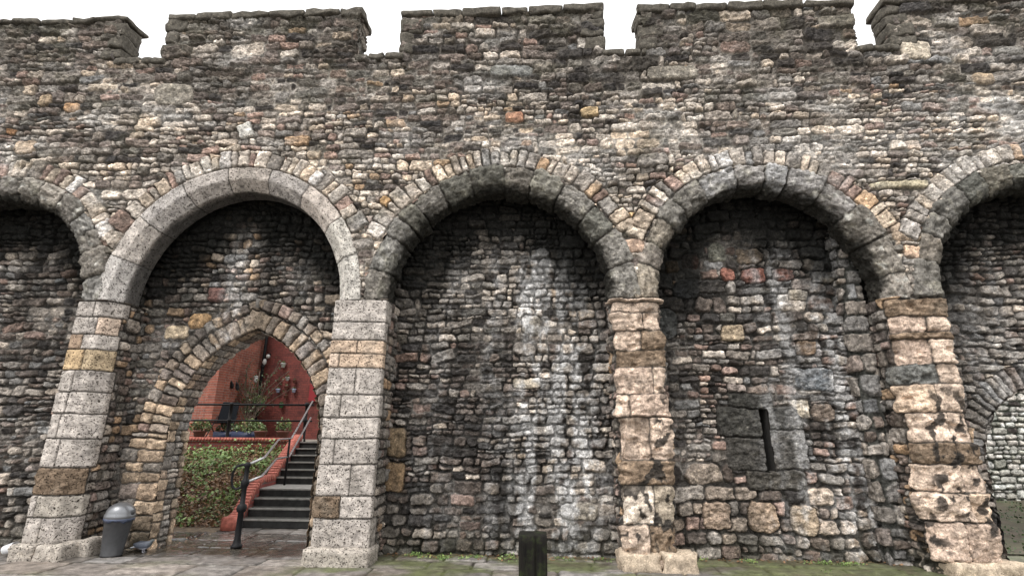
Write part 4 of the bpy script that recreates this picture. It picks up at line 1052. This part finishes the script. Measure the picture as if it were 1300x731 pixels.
# red door panel at the right
bm = bmesh.new(); box(bm, (-7.07, 9.62, 2.85), (.5, .06, .66), R(-5.5)); dr = from_bm('shutter', bm, plain('bright_red_paint', (.22, .010, .014), .7), house, False)

def wall_pt(px, py):   # points on the wing wall, as measured on the photograph's wall face
    return None
# ornaments on the walls: (x, y, z)
WY = lambda x: 9.9 + (x + 9.2) * (-.55 / 5.7)
M['terra'] = plain('dark_terracotta', (.13, .045, .03), .6, 0, .3, 30); M['white_gl'] = plain('white_glaze', (.45, .45, .43), .3); M['bluew'] = plain('blue_white_glaze', (.35, .4, .55), .3); M['greenp'] = plain('green_pot', (.03, .12, .04), .5)
def wall_pot(x, z, m, label, s=1.0, y=None, group='pots hung on the painted brick wall'):
    y = (WY(x) - .09) if y is None else y
    e = empty('wall_pot', (x, y, z)); tag(e, label, 'plant pot', group)
    bm = bmesh.new(); lathe(bm, [(.045 * s, -.07 * s), (.06 * s, -.06 * s), (.082 * s, .05 * s), (.092 * s, .055 * s), (.092 * s, .08 * s), (.07 * s, .075 * s)], (x, y, z), 20); from_bm('pot', bm, m, e)
    rg = random.Random(int(x * 100 + z * 50)); bm = bmesh.new()
    for k in range(30): leaf(bm, Vector((x, y, z + .09 * s)) + Vector((max(-.05, min(.05, rg.gauss(0, .03))), rg.gauss(0, .02), min(.06, abs(rg.gauss(0, .03))))) * s, .04 * s, rg)
    from_bm('plant', bm, M['leafd'], e, False); return e
def leaf(bm, p, s, rg, up=.4):
    n = Vector((rg.gauss(0, 1), rg.gauss(0, 1), rg.gauss(0, 1) + up)).normalized(); a = n.cross(Vector((rg.random(), rg.random(), .3))).normalized(); b_ = n.cross(a)
    L_ = s * rg.uniform(.7, 1.4); W = L_ * .42
    vs = [bm.verts.new(p - a * L_ * .5), bm.verts.new(p + b_ * W * .9 - n * W * .15), bm.verts.new(p + a * L_ * .55), bm.verts.new(p - b_ * W * .9 - n * W * .15)]
    bm.faces.new(vs)
def leaf_mat(name, a, b_, c):
    m, nt, b = new_mat(name); tc = N(nt, 'ShaderNodeTexCoord'); n = N(nt, 'ShaderNodeTexNoise', i_Scale=9.0, i_Detail=5.0); L(nt, tc.outputs['Object'], n.inputs['Vector'])
    L(nt, ramp(nt, n.outputs[0], [(.32, a), (.5, b_), (.68, c)]), b.inputs['Base Color']); b.inputs['Roughness'].default_value = .5
    return m
M['leafg'] = leaf_mat('ivy_leaves', (.04, .06, .02), (.10, .15, .045), (.24, .30, .10))
M['leafd'] = leaf_mat('dark_leaves', (.02, .035, .012), (.04, .07, .02), (.07, .12, .03))
M['leafl'] = leaf_mat('light_leaves', (.08, .14, .04), (.16, .25, .07), (.32, .42, .14))
M['deadl'] = leaf_mat('dead_leaves', (.10, .05, .025), (.2, .11, .055), (.32, .2, .1))
CAL = dict()
def P2W(px, py, Yf):
    """a photograph point to a place in the world at depth Yf (used once, to measure)"""
    p, a, r = R(15.7), R(2.6), R(.4); f = 650
    Fv = Vector((-math.sin(a) * math.cos(p), math.cos(a) * math.cos(p), math.sin(p))); Rv = Vector((math.cos(a), math.sin(a), 0)); Uv = Rv.cross(Fv)
    R2 = Rv * math.cos(r) + Uv * math.sin(r); U2 = Uv * math.cos(r) - Rv * math.sin(r)
    d = Fv + R2 * ((px - 650) / f) - U2 * ((py - 365.5) / f); t = (Yf + 7) / d.y
    return Vector((0, -7, 1.6)) + d * t
def on_wing(px, py):
    y = 9.6
    for _ in range(6): q = P2W(px, py, y); y = WY(q.x) - .1
    return q
for (px, py, m_, s, lb) in [(359.4, 464, 'white_gl', 1.25, 'white glazed pot, topmost of the pots on the painted wall'), (354, 484, 'terra', .9, 'small brown pot, upper left of the rows on the painted wall'),
                            (365, 481, 'white_gl', 1.0, 'white pot in the middle of the upper row on the painted wall'), (373.7, 484, 'terra', .95, 'small brown pot, upper right of the rows on the painted wall'),
                            (363.5, 492, 'terra', 1.0, 'brown pot at the centre of the cluster on the painted wall'), (352.8, 496, 'bluew', 1.05, 'blue and white pot at the left of the lower row on the painted wall'),
                            (373, 496, 'bluew', 1.05, 'blue and white pot at the right of the lower row on the painted wall'), (362.6, 503.5, 'terra', .95, 'brown pot just above the green pot on the painted wall'),
                            (357, 515, 'greenp', 1.15, 'green pot, lowest of the pots on the painted wall')]:
    q = on_wing(px, py); wall_pot(q.x, q.z, M[m_], lb, s * .78, q.y)
# two white globe lamps on brackets by the drainpipe
for (px, py, lb) in ((341.5, 452.5, 'white globe lamp on the painted wall, right and higher of the two'), (336.8, 459.5, 'long white lamp by the drainpipe, left and lower of the two')):
    q = on_wing(px, py); e = empty('wall_lamp', tuple(q)); tag(e, lb, 'wall lamp', 'white lamps by the drainpipe')
    bm = bmesh.new(); bmesh.ops.create_uvsphere(bm, u_segments=16, v_segments=10, radius=.068, matrix=Matrix.Translation(q + Vector((0, -.06, 0))) @ Matrix.Diagonal((1, 1, 1.0 if px > 340 else 1.6, 1))); from_bm('globe', bm, M['white_gl'], e)
    bm = bmesh.new(); tube(bm, [q + Vector((0, .12, .09)), q + Vector((0, -.05, .09))], .02, 8); from_bm('bracket', bm, M['iron'], e)
# hanging basket and bird-shaped ornament, white ornament
q = P2W(327.5, 513, 9.3); e = empty('hanging_basket', tuple(q)); tag(e, 'dark hanging basket of trailing plants in front of the drainpipe', 'hanging basket')
bm = bmesh.new(); lathe(bm, [(.05, -.12), (.13, -.06), (.17, .05), (.15, .06)], tuple(q), 18); from_bm('bowl', bm, M['greenp'], e)
bm = bmesh.new(); rg = random.Random(4)
for k in range(420): leaf(bm, q + Vector((max(-.2, min(.2, rg.gauss(0, .1))), max(-.12, min(.12, rg.gauss(0, .07))), .1 + max(-.16, min(.16, rg.gauss(0, .09))))), .06, rg)
from_bm('plant', bm, M['leafl'], e, False)
bm = bmesh.new(); tube(bm, [q + Vector((0, .05, .06)), q + Vector((0, .05, .75))], .006, 6); tube(bm, [q + Vector((0, .05, .75)), q + Vector((0, .35, .75))], .012, 6); from_bm('hanger', bm, M['iron'], e)
q = P2W(325, 482, 9.2); bm = bmesh.new()
bmesh.ops.create_uvsphere(bm, u_segments=12, v_segments=8, radius=.07, matrix=Matrix.Translation(q) @ Matrix.Diagonal((1, .5, 1.3, 1))); bmesh.ops.create_uvsphere(bm, u_segments=12, v_segments=8, radius=.05, matrix=Matrix.Translation(q + Vector((-.02, 0, .1))) @ Matrix.Diagonal((1.6, .5, .7, 1)))
tag(from_bm('wall_ornament', bm, M['white_gl']), 'small white ornament on the brick wall beside the creeper', 'ornament')
q = P2W(289.5, 489, 8.6); bm = bmesh.new(); rg = random.Random(8)
for (dx, dz, rot) in ((-.09, .07, 30), (.12, .0, -20), (.3, -.05, -15)):
    mt = Matrix.Translation(q + Vector((dx, 0, dz))) @ Matrix.Rotation(R(rot), 4, 'Y')
    bmesh.ops.create_uvsphere(bm, u_segments=10, v_segments=8, radius=.09, matrix=mt @ Matrix.Diagonal((.7, .35, 1.2, 1)))
    bmesh.ops.create_cone(bm, segments=8, radius1=.05, radius2=.0, depth=.16, cap_ends=True, matrix=mt @ Matrix.Translation((0, 0, .13)))
tag(from_bm('wall_ornament', bm, M['iron']), 'dark metal bird ornament on the brick wall above the garden chair', 'ornament')

# climbing plant
cl = empty('climbing_plant', tuple(P2W(312, 548, 9.0))); tag(cl, 'bare dark creeper climbing the brick wall beside the drainpipe', 'climbing plant')
rg = random.Random(12); bm = bmesh.new(); bl = bmesh.new()
base = P2W(312, 548, 8.9)
for k in range(34):
    p = base + Vector((rg.uniform(-.15, .15), 0, 0)); pts = [p]; dirv = Vector((rg.uniform(-.12, .12), .03, 1))
    for j in range(rg.randint(6, 14)):
        dirv += Vector((rg.gauss(0, .22), rg.gauss(0, .03), 0)); p = p + dirv.normalized() * .17; pts.append(p)
        if j > 2:
            for _ in range(3): leaf(bl, p + Vector((rg.gauss(0, .07), rg.gauss(0, .05), rg.gauss(0, .07))), .05, rg)
    tube(bm, pts, .011, 5)
from_bm('stem', bm, plain('brown_stem', (.10, .07, .05), .8), cl); from_bm('foliage', bl, M['leafd'], cl, False)

# planters and bushes on the terrace
def bush(px, Yf, rad, hgt, n, m, label, name='potted_plant', pot=None, potm=None, seed=0, zb=TZ - .05):
    q = P2W(px, 540, Yf); x = q.x; e = empty(name, (x, Yf, zb)); tag(e, label, 'potted plant')
    rg = random.Random(seed); bm = bmesh.new(); hz = zb
    if pot == 'trough': box(bm, (x, Yf, zb + .11), (rad * 2, .26, .22), 0, .015); from_bm('planter', bm, potm, e); hz = zb + .2
    else: lathe(bm, [(.10, 0), (.15, .2), (.16, .2), (.16, .24), (.14, .24)], (x, Yf, zb), 18); from_bm('pot', bm, potm, e); hz = zb + .22
    bm = bmesh.new(); bs = bmesh.new()
    for k in range(n):
        a = rg.random() * 6.28; r = rad * math.sqrt(rg.random()); h = hgt * rg.random() ** .8 * (1 - .5 * (r / rad) ** 2)
        leaf(bm, Vector((x + r * math.cos(a), Yf + .5 * r * math.sin(a), hz + h)), .06, rg)
    for k in range(12): a = rg.random() * 6.28; tube(bs, [(x, Yf, hz - .02), (x + rad * .6 * math.cos(a), Yf + .3 * rad * math.sin(a), hz + hgt * .8)], .005, 4)
    from_bm('foliage', bm, m, e, False); from_bm('stems', bs, M['deadl'], e)
M['bluep'] = plain('blue_planter', (.012, .02, .06), .4)
bush(255, 6.4, .28, .32, 300, M['leafg'], 'light green bushy potted plant at the left end of the terrace railing', potm=M['terra'], seed=1)
bush(290, 7.0, .32, .26, 220, M['leafd'], 'low dark plant in a blue trough beside the black chair', 'planter_trough', 'trough', M['bluep'], 2)
bush(317, 6.8, .40, .36, 380, M['leafg'], 'leafy green plants in a blue trough below the creeper', 'planter_trough', 'trough', M['bluep'], 3)
bush(332, 6.3, .15, .2, 110, M['leafg'], 'small pale plant in a pot right of the blue troughs', potm=M['terra'], seed=4)
bush(360, 6.4, .22, .36, 200, M['leafg'], 'tall light green potted plant near the head of the steps', potm=M['terra'], seed=5)
# folding chair
chx = P2W(281, 535, 6.9).x; ch = empty('garden_chair', (chx, 6.9, TZ - .05)); tag(ch, 'black folding garden chair with a slanting back on the terrace', 'chair')
M['mesh'] = plain('black_mesh', (.006, .007, .009), 1.0, 0, .2, 40, spec=.1)
def slab(name, pts, th, m, par):
    bm = bmesh.new(); a = [Vector(p) for p in pts]; n = (a[1] - a[0]).cross(a[3] - a[0]).normalized() * th
    f1 = [bm.verts.new(p) for p in a]; f2 = [bm.verts.new(p + n) for p in a]; bm.faces.new(f1); bm.faces.new(f2[::-1])
    for i in range(4): bm.faces.new((f1[i], f2[i], f2[(i + 1) % 4], f1[(i + 1) % 4]))
    bmesh.ops.recalc_face_normals(bm, faces=bm.faces); return from_bm(name, bm, m, par, False)
b0 = TZ - .05
slab('backrest', [(chx - .28, 7.15, b0 + .42), (chx + .2, 7.2, b0 + .42), (chx + .1, 7.5, b0 + 1.0), (chx - .36, 7.45, b0 + 1.0)], .02, M['mesh'], ch)
slab('seat', [(chx - .22, 6.7, b0 + .44), (chx + .26, 6.75, b0 + .44), (chx + .2, 7.2, b0 + .42), (chx - .28, 7.15, b0 + .42)], .02, M['mesh'], ch)
for (ax, ay, bx_, by_) in ((-.24, 6.65, -.3, 7.2), (.26, 6.7, .22, 7.25), (-.3, 7.3, -.22, 6.75), (.2, 7.35, .26, 6.8)):
    bm = bmesh.new(); tube(bm, [(chx + ax, ay, b0), (chx + bx_, by_, b0 + .62 if ay < 7 else b0 + .45)], .014, 8); from_bm('leg', bm, M['iron'], ch)

# ------------------------------------------------------------------ ivy bank
def bank_z(x, y):
    t = np.clip((y - 2.3) / (TY - 2.3), 0, 1)
    return .02 + 1.08 * t ** .8 + .05 * fbm(np.asarray(x) * 1.4, np.asarray(y) * 1.4, 301, 3)
nx_, ny_ = 90, 60; xs = np.linspace(0, 1, nx_); ys = np.linspace(1.7, TY + .05, ny_)
Pn = []
for yy in ys:
    xr = float(np.interp(yy, [1.7, 2.3, 3.2, 4, 5.6], [-5.22, -5.22, -5.44, -5.50, -5.78])); xx = -10.5 + (xr + 10.5) * xs
    zz = bank_z(xx, np.full_like(xx, yy)); zz = np.where(yy < 2.25, -.02 + .05 * (yy - 1.7) / .55 * np.ones_like(xx), zz)
    Pn.append(np.stack([xx, np.full_like(xx, yy), zz], -1))
Pn = np.array(Pn); idx = np.arange(nx_ * ny_).reshape(ny_, nx_)
Fq = np.stack([idx[:-1, :-1], idx[:-1, 1:], idx[1:, 1:], idx[1:, :-1]], -1).reshape(-1, 4)
m, nt, b = new_mat('soil'); tc = N(nt, 'ShaderNodeTexCoord'); n = N(nt, 'ShaderNodeTexNoise', i_Scale=9.0, i_Detail=8.0, i_Roughness=.7); L(nt, tc.outputs['Object'], n.inputs['Vector'])
L(nt, ramp(nt, n.outputs[0], [(.3, (.05, .038, .028)), (.7, (.24, .18, .12))]), b.inputs['Base Color']); b.inputs['Roughness'].default_value = .95
bp = N(nt, 'ShaderNodeBump', i_Strength=1.0, i_Distance=.04); L(nt, n.outputs[0], bp.inputs['Height']); L(nt, bp.outputs[0], b.inputs['Normal'])
tag(np_mesh('bank', Pn.reshape(-1, 3), Fq, m), kind='structure')
def leaves_np(name, P, size, up, m, seed, label=None, kind='stuff', cat=None):
    rs = np.random.RandomState(seed); n_ = len(P)
    nn = rs.normal(0, 1, (n_, 3)) + np.array(up); nn /= np.linalg.norm(nn, axis=1, keepdims=True)
    q = rs.normal(0, 1, (n_, 3)); a = np.cross(nn, q); a /= np.linalg.norm(a, axis=1, keepdims=True); b_ = np.cross(nn, a)
    s = (size * rs.uniform(.5, 1.4, n_))[:, None]
    V = np.stack([P - a * s * .55, P + b_ * s * .4 - nn * s * .12, P + a * s * .6, P - b_ * s * .4 - nn * s * .12], 1).reshape(-1, 3)
    o = np_mesh(name, V, np.arange(n_ * 4).reshape(-1, 4), m, smooth=False); tag(o, label, cat, None, kind); return o
def scatter(n, seed, thr, sd, lift):
    rs = np.random.RandomState(seed); x = rs.uniform(-10.3, -5.2, n); y = rs.uniform(2.15, TY, n)
    xr = np.interp(y, [1.7, 2.3, 3.2, 4, 5.6], [-5.30, -5.30, -5.55, -5.60, -5.9]); k = (x < xr) & (fbm(x * 1.5, y * 1.5, sd, 3) > thr - .22 * sstep(3.8, 5.2, y)); x, y = x[k], y[k]
    return np.stack([x, y, bank_z(x, y) + np.abs(rs.normal(0, lift, len(x)))], -1)
leaves_np('ivy', scatter(20000, 1, .04, 310, .04), .042, (0, -.5, 1.2), M['leafg'], 2, 'green ivy and low plants covering the earth bank', cat='ground cover')
leaves_np('shrub_growth', scatter(12000, 3, .16, 320, .12), .06, (0, -.5, 1.2), M['leafl'], 4, 'bright green leafy growth on the upper bank', cat='ground cover')
leaves_np('dead_leaves', scatter(22000, 5, -.3, 330, .045), .05, (0, 0, 1.2), M['deadl'], 6, 'brown dead leaves lying between the ivy', cat='leaf litter')
# litter strip at the foot of walls
rs = np.random.RandomState(9); x = np.concatenate([rs.uniform(-2.0, 1.0, 260), rs.uniform(1.9, 4.7, 160), rs.uniform(-6, -5.1, 140), rs.uniform(-10, -6.8, 150)])
y = np.concatenate([.56 - np.abs(rs.normal(0, .10, 420)), rs.uniform(.5, 1.7, 140), .54 - np.abs(rs.normal(0, .1, 150))])
leaves_np('leaf_litter', np.stack([x, y, .012 + rs.uniform(0, .01, len(x))], -1), .028, (0, 0, 4), M['deadl'], 10, 'bits of brown leaf litter along the foot of the wall', cat='leaf litter')
# moss tufts and small weeds at the base of the recess walls
rs = np.random.RandomState(19); cx = np.concatenate([rs.uniform(-1.9, 1.0, 22), rs.uniform(2.0, 4.7, 12)]); pts = []
for c_ in cx:
    yy = .5 - abs(rs.normal(0, .1)) if rs.rand() < .8 else rs.uniform(-.1, .4)
    k = rs.randint(15, 60); pts.append(np.stack([c_ + rs.normal(0, .04, k), yy + rs.normal(0, .02, k), .01 + np.abs(rs.normal(0, .018, k))], -1))
leaves_np('weeds', np.concatenate(pts), .018, (0, 0, .8), M['leafl'], 20, 'tiny green weeds growing between the slabs at the wall foot', cat='weeds')

# ------------------------------------------------------------------ pale rubble wall beyond the right-hand doorway
f, Lu, cu = pathmap([(5.2, 7.6), (16.0, 5.4)], n=300, smooth=.01)
G = Field(0, Lu, -.03, 3.4, .026, seed=99, warp=.014)
G.rubble(0, Lu, -.03, 3.4, lambda u, v: dict(band=(.22, .34), h=(.1, .2), asp=(.9, 2.0), bulge=.03, facet=.014), lambda u, v, r: pick(r, [(3, (.50, .52, .46)), (2, (.6, .6, .55)), (1, (.34, .36, .30)), (.5, DARK)]), random.Random(19))
G.finish((.05, .055, .045)); bw = G.mesh('rubble_wall', f, M['rubble'], None); tag(bw, 'pale grey-green rubble wall seen through the doorway at the far right', 'wall')
bm = bmesh.new(); vs = [(5.2, 7.67), (16.0, 5.47), (16.1, 5.9), (5.3, 8.1)]
lo = [bm.verts.new((x, y, -.03)) for x, y in vs]; hi = [bm.verts.new((x, y, 3.38)) for x, y in vs]
bm.faces.new(hi)
for i in range(4): bm.faces.new((lo[i], lo[(i + 1) % 4], hi[(i + 1) % 4], hi[i]))
from_bm('wall_body', bm, M['core'], bw, False)

# mossy verge rising to that wall
yy = np.linspace(1.15, 8.0, 90); xx = np.linspace(4.6, 16.5, 150); XX, YY = np.meshgrid(xx, yy)
ZZ = .015 + .12 * sstep(1.2, 4.0, YY) + .03 * fbm(XX * 2, YY * 2, 350, 4) * sstep(1.15, 1.5, YY)
idx = np.arange(XX.size).reshape(XX.shape); Fq = np.stack([idx[:-1, :-1], idx[:-1, 1:], idx[1:, 1:], idx[1:, :-1]], -1).reshape(-1, 4)
m, nt, b = new_mat('mossy_earth'); tc = N(nt, 'ShaderNodeTexCoord'); n = N(nt, 'ShaderNodeTexNoise', i_Scale=2.2, i_Detail=9.0, i_Roughness=.7); L(nt, tc.outputs['Object'], n.inputs['Vector'])
L(nt, ramp(nt, n.outputs[0], [(.3, (.12, .09, .07)), (.5, (.07, .062, .04)), (.7, (.11, .105, .06))]), b.inputs['Base Color']); b.inputs['Roughness'].default_value = .95
bp = N(nt, 'ShaderNodeBump', i_Strength=.8, i_Distance=.03); L(nt, n.outputs[0], bp.inputs['Height']); L(nt, bp.outputs[0], b.inputs['Normal'])
tag(np_mesh('verge', np.stack([XX, YY, ZZ], -1).reshape(-1, 3), Fq, m), kind='structure')

rs = np.random.RandomState(33); k = 7000; x = rs.uniform(5.6, 14, k); y = rs.uniform(1.1, 6.6, k)
kk = fbm(x * 1.2, y * 1.2, 355, 3) > -.05; x, y = x[kk], y[kk]
leaves_np('weeds', np.stack([x, y, .03 + .12 * sstep(1.2, 4.0, y) + np.abs(rs.normal(0, .015, len(x)))], -1), .035, (0, -.3, 1), M['leafd'], 34, 'low green weeds on the mossy ground behind the far right doorway', cat='weeds')

# ------------------------------------------------------------------ light and camera
w = bpy.data.worlds.new('World'); sc.world = w; w.use_nodes = True; nt = w.node_tree; nt.nodes.clear()
out_ = nt.nodes.new('ShaderNodeOutputWorld'); bg = nt.nodes.new('ShaderNodeBackground'); sky = nt.nodes.new('ShaderNodeTexSky')
sky.sky_type = 'NISHITA'; sky.sun_disc = False; SE, SR = R(58), R(208)
sky.sun_elevation = SE; sky.sun_rotation = SR; sky.air_density = 2.0; sky.dust_density = 6.0; sky.ozone_density = 1.0
hs = nt.nodes.new('ShaderNodeHueSaturation'); hs.inputs['Saturation'].default_value = .12
# an overcast deck evens the sky out
mx = nt.nodes.new('ShaderNodeMix'); mx.data_type = 'RGBA'; mx.inputs[0].default_value = .7; mx.inputs[7].default_value = (9.85, 9.8, 9.75, 1)
nt.links.new(sky.outputs[0], hs.inputs['Color']); nt.links.new(hs.outputs[0], mx.inputs[6]); nt.links.new(mx.outputs[2], bg.inputs[0]); bg.inputs[1].default_value = .12
nt.links.new(bg.outputs[0], out_.inputs[0])
sd = bpy.data.lights.new('sun', 'SUN'); sd.energy = 1.1; sd.angle = R(14); sd.color = (1, .965, .935); so = bpy.data.objects.new('sun', sd); link(so)
dirv = Vector((math.sin(SR) * math.cos(SE), math.cos(SR) * math.cos(SE), math.sin(SE)))
so.rotation_euler = dirv.to_track_quat('Z', 'Y').to_euler()
cd = bpy.data.cameras.new('camera'); cd.sensor_width = 36; cd.lens = 36 * 650 / 1300; cd.clip_end = 600; co = bpy.data.objects.new('camera', cd); link(co)
p, a, r = R(15.7), R(2.6), R(.4)
Fv = Vector((-math.sin(a) * math.cos(p), math.cos(a) * math.cos(p), math.sin(p))); Rv = Vector((math.cos(a), math.sin(a), 0)); Uv = Rv.cross(Fv)
R2 = Rv * math.cos(r) + Uv * math.sin(r); U2 = Uv * math.cos(r) - Rv * math.sin(r)
mt = Matrix((R2, U2, -Fv)).transposed().to_4x4(); mt.translation = (0, -7, 1.6); co.matrix_world = mt
sc.camera = co
sc.view_settings.view_transform = 'Standard'; sc.view_settings.look = 'None'; sc.view_settings.gamma = 1; sc.view_settings.exposure = .92
sc.cycles.max_bounces = 5
